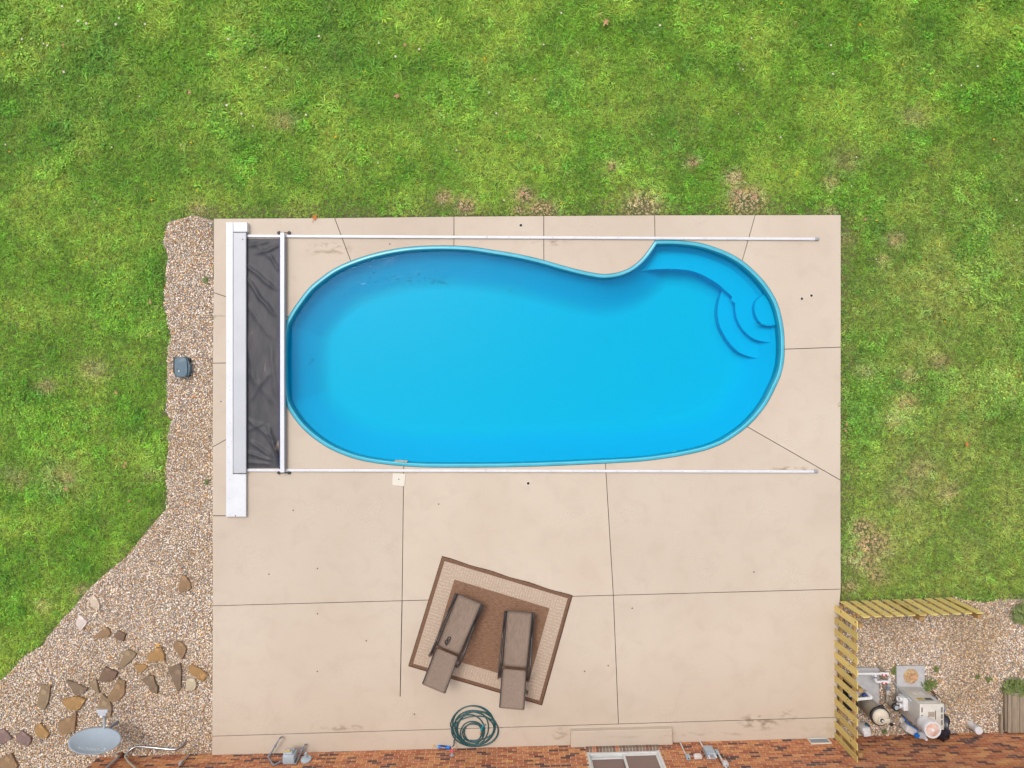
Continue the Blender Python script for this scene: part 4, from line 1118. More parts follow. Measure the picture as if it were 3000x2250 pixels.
part('fitting_lid', G().box(W(s_at(555), 0.078, 0.39), (0.05, 0.012, 0.09), sl, 0.004), M['elec'], cb)
hr = thing('handrail', P(450, 2192, -0.03), 'bent chrome pool handrail lying on the gravel against the wall', 'handrail')
zb = 0.0
part('tube', G().tube(spline([P(368, 2212, 0.10), P(374, 2205, 0.06), P(384, 2195, 0.02), P(396, 2188.5, zb), P(410, 2187, zb), P(450, 2190.5, zb), P(490, 2194.5, zb), P(508, 2195.5, zb), P(520, 2193.5, zb), P(535, 2184, zb), P(545, 2171, zb)], 6), 0.024, 12), M['chrome'], hr, True)
part('rusty_leg', G().tube(spline([P(368, 2212, 0.10), wp(367, 2217, 0.06), wp(377, 2232, 0.06), wp(392, 2246, 0.06), wp(402, 2258, 0.06), wp(415, 2272, 0.06)], 5), 0.021, 10), M['pvc_old'], hr, True)

# ------------------------------------------------------------------ satellite dish on a pole
pb = P(346, 2113, -0.05)
dish = thing('satellite_dish', pb, 'pale grey oval satellite dish with white lettering on a short pole', 'satellite dish')
E = R(17); nd_ = Vector((0.12, math.cos(E), math.sin(E))).normalized(); hv = Vector((0, -math.sin(E), math.cos(E))); hv = (hv - nd_ * hv.dot(nd_)).normalized(); wv = hv.cross(nd_).normalized()
C = P(278, 2169, 0.85)
C = C + wv * 0.0
DW, DHt, depth = 0.505, 0.365, 0.085
def dish_pt(a, b_, off=0.0):   # a,b in -1..1
    r2 = a * a + b_ * b_
    return C + wv * (a * DW) + hv * (b_ * DHt) + nd_ * (depth * (r2 - 1) + off)
g = G(); nr, na = 12, 56
for lay, off in ((0, 0.0), (1, -0.012)):
    for i in range(nr + 1):
        for k in range(na):
            t_ = 2 * math.pi * k / na; g.v.append(tuple(dish_pt(i / nr * math.cos(t_), i / nr * math.sin(t_), off)))
K = (nr + 1) * na
for i in range(nr):
    for k in range(na):
        j = (k + 1) % na
        g.f.append((i * na + k, (i + 1) * na + k, (i + 1) * na + j, i * na + j)); g.f.append((K + i * na + k, K + i * na + j, K + (i + 1) * na + j, K + (i + 1) * na + k)); g.m += [0, 0]
for k in range(na):
    j = (k + 1) % na; g.f.append((nr * na + k, K + nr * na + k, K + nr * na + j, nr * na + j)); g.m.append(0)
refl = part('reflector', g, M['dish'], dish, 'all')
# lettering on the reflector
def text_mesh(body, size):
    cu = bpy.data.curves.new('txt', 'FONT'); cu.body = body; cu.size = size; cu.align_x = 'CENTER'; cu.align_y = 'CENTER'
    cu.resolution_u = 3; cu.shear = 0.15
    ob = bpy.data.objects.new('txt', cu); COL.objects.link(ob)
    dg = bpy.context.evaluated_depsgraph_get(); me = bpy.data.meshes.new_from_object(ob.evaluated_get(dg))
    vs = [v_.co.copy() for v_ in me.vertices]; fs = [tuple(p.vertices) for p in me.polygons]
    bpy.data.objects.remove(ob); bpy.data.curves.remove(cu); bpy.data.meshes.remove(me)
    return vs, fs
tv, tf = text_mesh('DIRECTV', 0.105)
g = G()
sgn = -1.0    # wv points to the reader's left
for v_ in tv:
    a_, b_ = v_.x / DW, (v_.y / DHt) + 0.45
    g.v.append(tuple(dish_pt(a_ + 0.08, b_, 0.003)))
g.f = tf; g.m = [0] * len(tf)
part('lettering', g, M['dish_text'], refl)
g = G()
for (r_a, r_b, a0, a1) in ((0.085, 0.045, 0.3, 5.2),):
    n = 20
    for k in range(n + 1):
        t_ = a0 + (a1 - a0) * k / n; w = 0.35 * math.sin(math.pi * k / n) + 0.12
        for rr in (1.0, 1.0 - w): g.v.append(tuple(dish_pt(-0.50 + 0.095 * rr * math.cos(t_) * 1.0, 0.45 + 0.13 * rr * math.sin(t_), 0.003)))
    for k in range(n): g.f.append((2 * k, 2 * k + 1, 2 * k + 3, 2 * k + 2)); g.m.append(0)
part('emblem', g, M['dish_text'], refl)
part('pole', G().tube(spline([pb, pb + Vector((0, 0, 0.5)), Vector((pb.x, pb.y - 0.03, 0.66)), C - nd_ * 0.20], 4), 0.028, 12), M['elec_dark'], dish, True)
part('bracket', G().box(C - nd_ * 0.20, (0.16, 0.12, 0.18), 0, 0.01), M['elec'], dish)
a0 = C - hv * DHt * 0.92 - nd_ * 0.02
LN = C - hv * 0.36 + nd_ * 0.36
part('feed_arm', G().tube(spline([a0 - nd_ * 0.08 + hv * 0.05, a0 + nd_ * 0.05 - hv * 0.02, a0 + nd_ * 0.25 - hv * 0.035, LN - hv * 0.02], 5), 0.024, 10), M['elec'], dish, True)
ln = part('receiver', G().box(LN + wv * 0.02, (0.17, 0.09, 0.07), 0, 0.012).box(LN + nd_ * 0.05 + wv * 0.02, (0.24, 0.07, 0.055), 0, 0.01), M['alu_grey'], dish)
part('feed_horn', G().lathe(LN - nd_ * 0.03 + wv * 0.03, hv * 0.5 - nd_, [(0, 0.028), (0.03, 0.034), (0.05, 0.042), (0.058, 0.040)], 14), M['white'], ln, True)

# ------------------------------------------------------------------ flagstones scattered in the gravel
FS = [([(1475, 92), (1500, 100), (1545, 165), (1548, 205), (1460, 240), (1447, 225), (1455, 160)], 0, 'lone brown wedge-shaped flagstone in the gravel strip beside the patio joint'),
      ([(740, 262), (762, 258), (795, 300), (808, 340), (803, 380), (775, 375), (740, 345), (725, 300)], 1, 'cream oval flagstone with a dark spot at the edge of the lawn'),
      ([(635, 420), (660, 430), (705, 470), (700, 495), (655, 550), (635, 530), (612, 490), (625, 455)], 2, 'whitish pink flagstone beside the lawn edge, next to the spotted cream one'),
      ([(865, 517), (885, 540), (898, 580), (830, 605), (745, 608), (800, 560)], 0, 'flat brown triangular flagstone next to a small dark brown one'),
      ([(960, 548), (1018, 575), (1000, 632), (960, 620), (917, 590)], 3, 'small dark brown five-sided flagstone beside a flat triangular one'),
      ([(1020, 703), (1060, 705), (1103, 730), (1090, 760), (1015, 830), (975, 858), (962, 830), (985, 775)], 4, 'brown teardrop flagstone with a pale chipped rim'),
      ([(1260, 690), (1310, 682), (1335, 750), (1332, 793), (1260, 795), (1205, 800), (1192, 745)], 5, 'broad ochre flagstone with a yellow leaf at its edge'),
      ([(1440, 628), (1480, 650), (1510, 690), (1495, 740), (1478, 772), (1440, 735), (1400, 660)], 0, 'brown kite-shaped flagstone beside the broad ochre one'),
      ([(1090, 822), (1165, 820), (1197, 835), (1170, 865), (1120, 887), (1105, 865)], 5, 'smallest ochre flagstone, below the broad ochre one'),
      ([(850, 840), (955, 880), (935, 930), (880, 958), (798, 952), (815, 900)], 3, 'squarish dark brown flagstone between the teardrop and the long one'),
      ([(1360, 850), (1460, 815), (1470, 870), (1462, 940), (1472, 1010), (1435, 1040), (1400, 950)], 6, 'long dark grey-brown flagstone with mottled streaks'),
      ([(1555, 815), (1580, 840), (1620, 855), (1690, 908), (1640, 962), (1530, 885), (1525, 835)], 5, 'long ochre flagstone close to the edge of the patio'),
      ([(1515, 935), (1580, 937), (1592, 985), (1575, 1030), (1520, 1028), (1505, 975)], 7, 'small pale beige rounded flagstone beside the long ochre one'),
      ([(1145, 945), (1210, 905), (1245, 915), (1258, 970), (1280, 1005), (1275, 1060), (1225, 1035), (1210, 995)], 6, 'grey-brown boot-shaped flagstone between the small ochre and long dark ones'),
      ([(535, 945), (570, 955), (712, 1015), (680, 1045), (610, 1075)], 6, 'long pointed grey-brown triangular flagstone'),
      ([(780, 940), (808, 1055), (785, 1050), (745, 1010), (722, 970)], 4, 'narrow brown flagstone sliver beside the big irregular one'),
      ([(955, 935), (1015, 955), (1008, 1065), (970, 1100), (905, 1130), (870, 1090), (900, 1045)], 0, 'big irregular brown flagstone touching the dish-side one'),
      ([(330, 980), (410, 990), (400, 1080), (380, 1150), (360, 1190), (305, 1160), (300, 1120), (325, 1050)], 4, 'tall beige-brown slab-shaped flagstone standing apart near the lawn'),
      ([(510, 1105), (560, 1090), (640, 1080), (697, 1105), (655, 1170), (620, 1195), (545, 1180), (512, 1140)], 5, 'oval golden-brown flagstone touching the one above the dish'),
      ([(830, 1060), (890, 1110), (907, 1180), (895, 1240), (850, 1260), (790, 1250), (775, 1210), (805, 1140)], 4, 'greenish brown flagstone under the receiver of the satellite dish'),
      ([(620, 1200), (607, 1360), (560, 1380), (490, 1392), (468, 1290), (560, 1250)], 0, 'large reddish brown flagstone beside the rim of the satellite dish'),
      ([(325, 1295), (365, 1345), (400, 1380), (375, 1418), (310, 1410), (282, 1370), (285, 1325)], 5, 'golden brown drop-shaped flagstone between the dish and a purplish one'),
      ([(180, 1355), (250, 1410), (253, 1440), (220, 1485), (140, 1445), (130, 1400)], 8, 'purplish brown pentagonal flagstone beside the golden drop-shaped one'),
      ([(30, 1345), (60, 1370), (95, 1420), (0, 1470), (-60, 1440), (-40, 1360)], 8, 'purplish grey-brown flagstone furthest along the gravel from the patio'),
      ([(95, 1540), (145, 1640), (120, 1690), (-30, 1720), (-30, 1600)], 0, 'wide brown flagstone near the house corner')]
FC = [(0.26, 0.16, 0.085), (0.54, 0.43, 0.33), (0.58, 0.48, 0.43), (0.17, 0.105, 0.068), (0.25, 0.175, 0.105), (0.33, 0.19, 0.075), (0.20, 0.138, 0.088), (0.47, 0.39, 0.27), (0.21, 0.135, 0.12)]
FM = [mat('flagstone_%d' % i, c, tuple(x * 0.72 for x in c), 0.9, 5, 6, 0.5, 30, c3=tuple(min(1, x * 1.2) for x in c), scale3=9, th3=0.58) for i, c in enumerate(FC)]
FS_PX = []
for poly, c, lb in FS:
    pz_ = [P(x / 2.765, 1650 + y / 2.765, 0.0) for x, y in poly]
    FS_PX.append(pz_)
    rr = []
    n = len(pz_)
    for i in range(n):            # roughen the edge
        a, b2_ = pz_[i], pz_[(i + 1) % n]; k = max(1, int((b2_ - a).length / 0.07))
        for j in range(k):
            p = a + (b2_ - a) * (j / k); rr.append(p + (Vector((random.uniform(-1, 1), random.uniform(-1, 1), 0)) * (0.007 if j else 0.002)))
    cen = sum(pz_, Vector()) / n
    solo('flagstone', G().prism(rr, -0.052, random.uniform(0.006, 0.022), 0.010, 2), FM[c], (cen.x, cen.y, -0.052), lb, 'flagstone', 'flagstones scattered in the gravel', smooth=False)

# ------------------------------------------------------------------ dark utility box in the gravel strip
ub = thing('utility_box', P(533, 1074, -0.04), 'dark blue-grey plastic box with a latch bulge set in the gravel strip', 'utility box')
part('base', G().prism([(p.x, p.y) for p in PL([(508, 1046), (544, 1045), (557, 1050), (557, 1103), (517, 1105), (508, 1090)], 0.02)], -0.05, 0.03), M['black'], ub)
g = G(); cx_ = spline([P(x, y, 0.12) for x, y in ((511, 1058), (512, 1050), (518, 1046), (540, 1045), (547, 1050), (550, 1060), (554, 1068), (556, 1078), (553, 1090), (550, 1100), (544, 1104), (520, 1104), (513, 1100), (511, 1090))], 3, True)
g.prism([(p.x, p.y) for p in cx_], 0.0, 0.10, 0.02, 3); part('body', g, M['utility'], ub, True)
g = G(); cx_ = spline([P(x, y, 0.15) for x, y in ((511, 1056), (514, 1048), (538, 1046), (544, 1052), (547, 1075), (546, 1098), (540, 1103), (518, 1103), (512, 1098))], 3, True)
g.prism([(p.x, p.y) for p in cx_], 0.10, 0.135, 0.018, 3); part('lid', g, M['utility'], ub, True)
q = P(524, 1087, 0.136); part('mark', G().box(q, (0.018, 0.035, 0.003), 0.4), M['cream'], ub)
q = P(519, 1082, 0.136); part('keyhole', G().cyl(q, q + Vector((0, 0, 0.002)), 0.009, n=10), M['dark'], ub)

# ------------------------------------------------------------------ picket fence round the pool equipment
FH = 1.02
def fence(ax_, ay_, bx_, by_, n, label, inside_sign, post_at):
    a, b = P(ax_, ay_), P(bx_, by_); d = (b - a); L_ = d.length; d = d / L_; nrm = Vector((-d.y, d.x, 0)) * inside_sign; ang = math.atan2(d.y, d.x)
    t_ = thing('picket_fence', (a.x, a.y, -0.05), label, 'fence', 'picket fences round the pool equipment')
    me = None; w = 0.142
    for k in range(n):
        c = a + d * ((k + 0.5) * L_ / n)
        if me is None:
            b_ = bmesh.new(); bmesh.ops.create_cube(b_, size=1.0)
            for v_ in b_.verts: v_.co = Vector((v_.co.x * w, v_.co.y * 0.021, v_.co.z * (FH + 0.03)))
            bmesh.ops.bevel(b_, geom=b_.edges[:], offset=0.003, segments=1, affect='EDGES')
            me = bpy.data.meshes.new('picket'); b_.to_mesh(me); b_.free(); me.materials.append(M['cedar'])
        o = bpy.data.objects.new('picket', me); COL.objects.link(o); o.parent = t_
        o.location = Vector((c.x, c.y, (FH - 0.03) / 2 + random.uniform(-0.006, 0.006))) - t_.location; o.rotation_euler = (0, random.uniform(-0.006, 0.006), ang)
        for kk in range(random.choice((1, 1, 2, 3))):     # knots
            kp = Vector((c.x, c.y, 0)) + d * random.uniform(-0.05, 0.05) + nrm * 0 + Vector((0, 0, random.uniform(0.15, 0.95)))
            o2 = bpy.data.objects.new('knot', mesh_of('knot', G().cyl(-nrm * 0.0118 + Vector((0, 0, 0)), -nrm * 0.0113 * -1.04, random.uniform(0.010, 0.022), n=9), M['pine_knot'])); COL.objects.link(o2); o2.parent = t_; o2.location = kp - t_.location
    for h_ in (0.22, 0.80):
        c = (a + b) / 2 + nrm * 0.031
        part('rail', G().box((c.x, c.y, h_), (L_ - 0.01, 0.038, 0.09), ang, 0.003), M['pine_rail'], t_)
    for f in post_at:
        c = a + d * (L_ * f) + nrm * 0.097
        part('post', G().box((c.x, c.y, FH / 2 - 0.06), (0.09, 0.09, FH - 0.02), ang, 0.004), M['pine_rail'], t_)
    return t_
fence(2446, 1766, 2446, 2171, 12, 'yellow pine picket fence standing along the edge of the patio', 1, (0.06, 0.5, 0.94))
fence(2455, 1764, 2797, 1752, 11, 'yellow pine picket fence standing along the edge of the lawn', -1, (0.5, 0.97))

# ------------------------------------------------------------------ pool equipment behind the fence
def pad(name, pts, label, z=0.02):
    return solo(name, G().prism(PL(pts, 0), -0.06, z, 0.008), M['pad'], P(*pts[0], -0.06), label, 'pad')
pad('concrete_pad', [(2500, 1956), (2574, 1957), (2575, 2072), (2500, 2074)], 'grey concrete pad under the white pipes and tan filter')
p2 = pad('concrete_pad', [(2625, 1951), (2708, 1949.5), (2710, 2078), (2627, 2080)], 'pale concrete pad with a round gravel-filled hole under the heater')
q = P(2668.5, 1981, 0.02); tl = thing('fill_ring', q, 'round patch of tan gravel with a brown leaf in the pale pad', 'gravel patch')
part('fill', G().lathe((q.x, q.y, 0.0215), (0, 0, 1), [(0, 0.163), (0.008, 0.155), (0.012, 0.08)], 28), M['sand'], tl, True)
g = G()
for k in range(60):
    a_ = random.uniform(0, 6.28); r_ = 0.15 * math.sqrt(random.random()); g.box((q.x + r_ * math.cos(a_), q.y + r_ * math.sin(a_), 0.036), (0.022, 0.016, 0.012), random.uniform(0, 3))
part('pebble', g, M['leaf_tan'], tl, kind='stuff')
lq = P(2676, 1984, 0.05); part('leaf', G().add([lq + Vector((x, y, z)) for x, y, z in ((-0.09, 0.01, 0.0), (-0.02, 0.07, 0.02), (0.08, 0.05, 0.0), (0.09, -0.03, 0.015), (0.0, -0.07, 0.0))], [(0, 1, 2), (0, 2, 3), (0, 3, 4)]), M['leaf_tan'], tl)
# heater
hb = [P(2632, 2008), P(2700, 2006)]
hx0, hx1 = P(2695, 2063, 0.87).x, P(2765, 2061, 0.87).x
hy1, hy0 = P(2695, 2063, 0.87).y, P(2695, 2138, 0.87).y
ht = thing('pool_heater', ((hx0 + hx1) / 2, (hy0 + hy1) / 2, 0.02), 'tall beige pool heater cabinet with vents and warning stickers', 'heater')
cxh, cyh, wh, dh_ = (hx0 + hx1) / 2, (hy0 + hy1) / 2, hx1 - hx0, hy1 - hy0
part('cabinet', G().box((cxh, cyh, 0.44), (wh, dh_, 0.83), 0, 0.018, 3), M['heater'], ht, True)
part('top_panel', G().box((cxh, cyh, 0.862), (wh + 0.008, dh_ + 0.008, 0.02), 0, 0.008, 2), M['heater_top'], ht, True)
g = G(); gv = G()
def top(px, py): return P(px, py, 0.875)
for k in range(7):      # grille slots
    q = top(2721 + k * 2.7, 2093); gv.box((q.x, q.y, 0.8735), (0.008, 0.10, 0.004))
gv2 = G()
for (px, py, w, h_) in ((2700, 2080, 0.01, 0.10), (2703, 2080, 0.01, 0.10), (2700, 2098, 0.01, 0.04), (2703, 2098, 0.01, 0.04), (2758, 2080, 0.01, 0.11), (2761, 2080, 0.01, 0.11), (2758, 2099, 0.01, 0.09), (2761, 2099, 0.01, 0.09), (2758, 2117, 0.01, 0.1), (2761, 2117, 0.01, 0.1), (2741, 2095, 0.012, 0.18)):
    q = top(px, py); gv2.box((q.x, q.y, 0.8735), (w, h_, 0.004))
part('grille', gv, M['rust'], ht); part('vent_slots', gv2, M['dark'], ht)
yf = hy1 + 0.001
for (xo, zo, w, h_, m_) in ((-0.10, 0.62, 0.15, 0.085, 'sticker_y'), (0.07, 0.62, 0.15, 0.085, 'sticker_b'), (-0.01, 0.685, 0.31, 0.022, 'sticker_b'), (-0.06, 0.36, 0.10, 0.13, 'sticker_w'), (0.07, 0.36, 0.10, 0.13, 'sticker_w'), (0.0, 0.78, 0.3, 0.04, 'sticker_w')):
    part('sticker', G().box((cxh + xo, yf, zo), (w, 0.003, h_)), M[m_], ht)
for k in range(3): part('sticker_print', G().box((cxh - 0.10, yf + 0.002, 0.595 + k * 0.02), (0.11, 0.002, 0.006)), M['sticker_b'], ht)
# west-side water header
xw = hx0
part('header', G().box((xw - 0.05, cyh + 0.06, 0.33), (0.11, 0.28, 0.24), 0, 0.025, 3), M['pvc'], ht, True)
for yo in (0.14, 0.0):
    part('port', G().lathe((xw - 0.06, cyh + yo, 0.36), (-1, 0.15, 0.25), [(0, 0.045), (0.09, 0.045), (0.09, 0.058), (0.13, 0.058), (0.13, 0.036), (0.08, 0.034)], 16), M['pvc'], ht, True)
part('gas_pipe', G().tube(spline([(xw - 0.02, cyh + 0.2, 0.60), (xw - 0.07, cyh + 0.26, 0.55), (xw - 0.10, hy1 + 0.05, 0.30), (xw - 0.08, hy1 + 0.12, 0.0)], 5), 0.013, 8), M['elec'], ht, True)
# exhaust stack on the heater
sq_ = P(2708, 2117, 0.87); stq = (P(2733, 2139, 1.22))
sx_, sy_ = stq.x, stq.y
sx_, sy_ = (P(2733, 2139, 1.2)).x, (P(2733, 2139, 1.2)).y
stk = part('exhaust_stack', G().lathe((sx_, sy_, 0.873), (0, 0, 1), [(0, 0.135), (0.03, 0.135), (0.03, 0.145), (0.22, 0.145), (0.23, 0.165), (0.30, 0.17), (0.33, 0.165), (0.33, 0.142), (0.315, 0.14)], 32), M['pvc'], ht, True)
part('stack_cap', G().lathe((sx_, sy_, 1.18), (0, 0, 1), [(0, 0.141), (0.012, 0.135), (0.03, 0.05), (0.032, 0.02)], 32), M['copper'], stk, True)
part('cap_stud', G().lathe((sx_, sy_, 1.2), (0, 0, 1), [(0, 0.03), (0.02, 0.028), (0.024, 0.012)], 14), M['pvc'], stk, True)
# cartridge filter
fb = P(2531, 2056, 0.02)
fl = thing('pool_filter', (fb.x, fb.y, 0.02), 'tan cylindrical pool filter tank with black clamp band and cream lid', 'filter')
part('tank', G().lathe((fb.x, fb.y, 0.022), (0, 0, 1), [(0, 0.15), (0.02, 0.165), (0.60, 0.165), (0.63, 0.172)], 32), M['filter'], fl, True)
part('clamp_band', G().lathe((fb.x, fb.y, 0.64), (0, 0, 1), [(0, 0.175), (0.01, 0.195), (0.075, 0.195), (0.085, 0.175)], 32), M['black'], fl, True)
part('clamp_knob', G().box((fb.x + 0.03, fb.y + 0.20, 0.685), (0.09, 0.05, 0.07), 0.2, 0.012), M['black'], fl, True)
lid_ = part('lid', G().lathe((fb.x, fb.y, 0.70), (0, 0, 1), [(0, 0.172), (0.04, 0.168), (0.07, 0.14), (0.085, 0.08), (0.088, 0.03)], 32), M['filter_top'], fl, True)
part('handle_bar', G().box((fb.x + 0.03, fb.y - 0.035, 0.80), (0.24, 0.10, 0.035), -0.15, 0.012, 2), M['filter_top'], lid_, True)
part('bleed_valve', G().lathe((fb.x - 0.02, fb.y - 0.03, 0.815), (0, 0, 1), [(0, 0.04), (0.02, 0.038), (0.025, 0.02)], 14), M['black'], lid_, True)
part('bleed_knob', G().lathe((fb.x - 0.02, fb.y - 0.03, 0.84), (0, 0, 1), [(0, 0.02), (0.012, 0.018)], 12), M['pvc'], lid_, True)
part('pressure_gauge', G().lathe((fb.x + 0.15, fb.y - 0.09, 0.80), (0.4, -0.3, 1), [(0, 0.02), (0.03, 0.035), (0.06, 0.035), (0.065, 0.028)], 14), M['black'], lid_, True)
part('base_foot', G().box((fb.x - 0.02, fb.y - 0.17, 0.05), (0.12, 0.10, 0.06), 0.3, 0.02), M['pvc_old'], fl, True)
# plumbing
pm = thing('plumbing_manifold', P(2570, 1985, 0.02), 'white pipe manifold with two red-handled valves behind the fence', 'pipes')
zp = 0.34
def pp(px, py, z=zp): return P(px, py, z)
part('pipe', G().cyl(pp(2508, 1974), pp(2600, 1974), 0.026, n=14), M['pvc'], pm, True)
for x0, x1 in ((2552, 2556), (2578, 2603)):
    part('coupling', G().cyl(pp(x0, 1974), pp(x1, 1974.5), 0.036, n=14), M['pvc'], pm, True)
part('pipe', G().tube([pp(2564.5, 1976), pp(2564.5, 1990), pp(2566, 1996), pp(2572, 1998), pp(2604, 1998)], 0.028, 12), M['pvc'], pm, True)
part('coupling', G().cyl(pp(2580, 1998), pp(2603, 1998), 0.037, n=14), M['pvc'], pm, True)
part('coupling', G().cyl(pp(2564.5, 1983), pp(2564.5, 1986), 0.031, n=14), M['navy2'], pm, True)
for py in (1977.5, 2001.5):
    part('valve_handle', G().box(pp(2591, py, zp + 0.045), (0.11, 0.028, 0.03), -0.03, 0.006), M['red'], pm)
    part('valve_hub', G().cyl(pp(2590, py, zp + 0.02), pp(2590, py, zp + 0.065), 0.016, n=10), M['pvc'], pm, True)
for a_, b_ in ((((2602, 1973), zp), ((2580, 1955), 0.0)), (((2604, 1997), zp), ((2583, 1983), 0.0))):
    part('drop_pipe', G().tube([P(*a_[0], a_[1]), P(a_[0][0], a_[0][1], a_[1]) + Vector((0.0, 0.0, -0.10)), Vector((P(*a_[0], a_[1]).x, P(*a_[0], a_[1]).y, -0.04))], 0.027, 12), M['pvc_old'], pm, True)
part('elbow', G().tube(spline([pp(2603, 1998), pp(2606, 1992, zp + 0.02), pp(2606.5, 1986, zp + 0.02)], 4), 0.031, 12), M['pvc'], pm, True)
part('feed_pipe', G().tube([pp(2606, 1992, zp), pp(2604, 2004, zp - 0.04), pp(2601, 2016, zp - 0.1), pp(2600, 2036, 0.12), pp(2598, 2056, 0.06)], 0.026, 12), M['pvc_old'], pm, True)
part('union', G().cyl(pp(2603, 2009, 0.29), pp(2600, 2018, 0.24), 0.045, n=14), M['elec_dark'], pm, True)
part('coupling', G().cyl(pp(2601, 2021, 0.21), pp(2600.5, 2031, 0.15), 0.034, n=14), M['pvc'], pm, True)
cl = thing('chlorinator', P(2600, 2052, 0.0), 'tan feeder canister with a dark blue-topped cap beside the heater', 'chlorinator')
cq = P(2601, 2052, 0.0)
part('canister', G().lathe((cq.x, cq.y, -0.03), (0, 0, 1), [(0, 0.06), (0.30, 0.06), (0.31, 0.065)], 20), M['pvc_old'], cl, True)
part('cap', G().lathe((cq.x, cq.y, 0.28), (0, 0, 1), [(0, 0.075), (0.07, 0.075), (0.08, 0.06)], 20), M['black'], cl, True)
part('cap_disc', G().lathe((cq.x, cq.y, 0.36), (0, 0, 1), [(0, 0.045), (0.006, 0.04)], 16), M['elec'], cl, True)
ip = thing('inlet_pipe', P(2540, 2040, 0.02), 'white elbow pipe with joints running from the fence to the filter', 'pipes')
part('pipe', G().cyl(pp(2508, 2049, 0.30), pp(2553, 2045, 0.30), 0.034, n=14), M['pvc'], ip, True)
for x in (2525, 2535, 2545): part('coupling', G().cyl(pp(x, 2047.6 - (x - 2525) * 0.09, 0.30), pp(x + 2, 2047.4 - (x - 2525) * 0.09, 0.30), 0.038, n=14), M['pvc'], ip, True)
part('elbow', G().tube(spline([pp(2553, 2045, 0.30), pp(2551, 2040, 0.28), pp(2545, 2035, 0.22), pp(2538, 2028, 0.12)], 4), 0.034, 12), M['pvc'], ip, True)
part('stub', G().cyl(pp(2540, 2030, 0.15), pp(2531, 2026, 0.05), 0.04, n=12), M['pvc_old'], ip, True)
part('union', G().cyl(pp(2527, 2038, 0.2), pp(2537, 2036, 0.2), 0.045, n=12), M['navy2'], ip, True)
pu = thing('pool_pump', P(2482, 2035, 0.0), 'black pool pump glimpsed behind the gaps of the fence', 'pump')
pq = P(2484, 2020, 0.15)
part('motor', G().lathe((pq.x, pq.y + 0.05, 0.17), (0, 1, 0), [(0, 0.07), (0.02, 0.10), (0.28, 0.10), (0.30, 0.06)], 18), M['black'], pu, True)
part('wet_end', G().lathe((pq.x, pq.y - 0.25, 0.0), (0, 0, 1), [(0, 0.12), (0.28, 0.12), (0.30, 0.14), (0.33, 0.13)], 20), M['black'], pu, True)
part('pump_base', G().box((pq.x, pq.y, 0.035), (0.22, 0.55, 0.06), 0, 0.01), M['black'], pu)
part('pump_union', G().cyl((pq.x, pq.y - 0.10, 0.2), (pq.x + 0.1, pq.y - 0.10, 0.2), 0.04, n=12), M['pvc'], pu, True)
# tub, bottles, bags
tb = thing('chemical_tub', P(2524, 2128, -0.04), 'white plastic tub with a blue label by the foot of the fence', 'tub')
tq = P(2522, 2127, 0.0)
part('body', G().box((tq.x, tq.y, 0.12), (0.17, 0.17, 0.30), 0.15, 0.035, 3), M['pvc'], tb, True)
part('label', G().box((tq.x + 0.03, tq.y + 0.082, 0.13), (0.13, 0.012, 0.17), 0.15), M['navy2'], tb)
part('label_patch', G().box((tq.x + 0.04, tq.y + 0.09, 0.15), (0.06, 0.008, 0.07), 0.15), M['teal'], tb)
part('lid', G().box((tq.x, tq.y - 0.05, 0.275), (0.15, 0.08, 0.03), 0.15, 0.012, 2), M['pvc'], tb, True)
bt = thing('detergent_bottle', P(2660, 2135, -0.04), 'white jug with a big blue cap behind the heater', 'bottle')
bq = P(2664, 2136, 0.1)
part('body', G().box((bq.x - 0.03, bq.y + 0.03, 0.12), (0.24, 0.15, 0.28), -0.5, 0.04, 3), M['pvc'], bt, True)
part('cap', G().lathe((bq.x + 0.05, bq.y - 0.04, 0.26), (0.3, -0.3, 1), [(0, 0.05), (0.06, 0.048), (0.07, 0.03)], 18), M['blue'], bt, True)
part('handle', G().tube(spline([(bq.x - 0.11, bq.y + 0.10, 0.10), (bq.x - 0.14, bq.y + 0.13, 0.18), (bq.x - 0.08, bq.y + 0.09, 0.26)], 4), 0.016, 8), M['pvc'], bt, True)
jg = thing('plastic_jug', P(2690, 2145, -0.04), 'pale lilac plastic jug beside the blue-capped jug', 'jug')
jq = P(2690, 2145, 0.1)
part('body', G().box((jq.x, jq.y, 0.13), (0.19, 0.15, 0.32), -0.2, 0.045, 3), M['alu_grey'], jg, True)
part('cap', G().lathe((jq.x + 0.05, jq.y - 0.05, 0.285), (0, 0, 1), [(0, 0.028), (0.04, 0.026)], 12), M['pvc'], jg, True)
rp = solo('blue_rope', G().tube(spline([P(2648, 2095, 0.10), P(2649, 2102, 0.12), P(2658, 2115, 0.14), P(2670, 2126, 0.16), P(2682, 2134, 0.22), P(2688, 2137, 0.25)], 5), 0.014, 7), M['blue'], P(2660, 2112, 0.0), 'blue rope trailing along the foot of the heater', 'rope', smooth=True)
dc = thing('pipe_cap', P(2641, 2110, -0.03), 'round white pipe cap lying on the gravel by the heater', 'cap')
q = P(2641, 2110, 0); part('disc', G().lathe((q.x, q.y, -0.03), (0.1, 0.2, 1), [(0, 0.055), (0.05, 0.06), (0.06, 0.05)], 18), M['sticker_w'], dc, True)
part('hub', G().lathe((q.x + 0.005, q.y + 0.01, 0.03), (0.1, 0.2, 1), [(0, 0.015), (0.012, 0.012)], 10), M['cream'], dc, True)
bs = G()
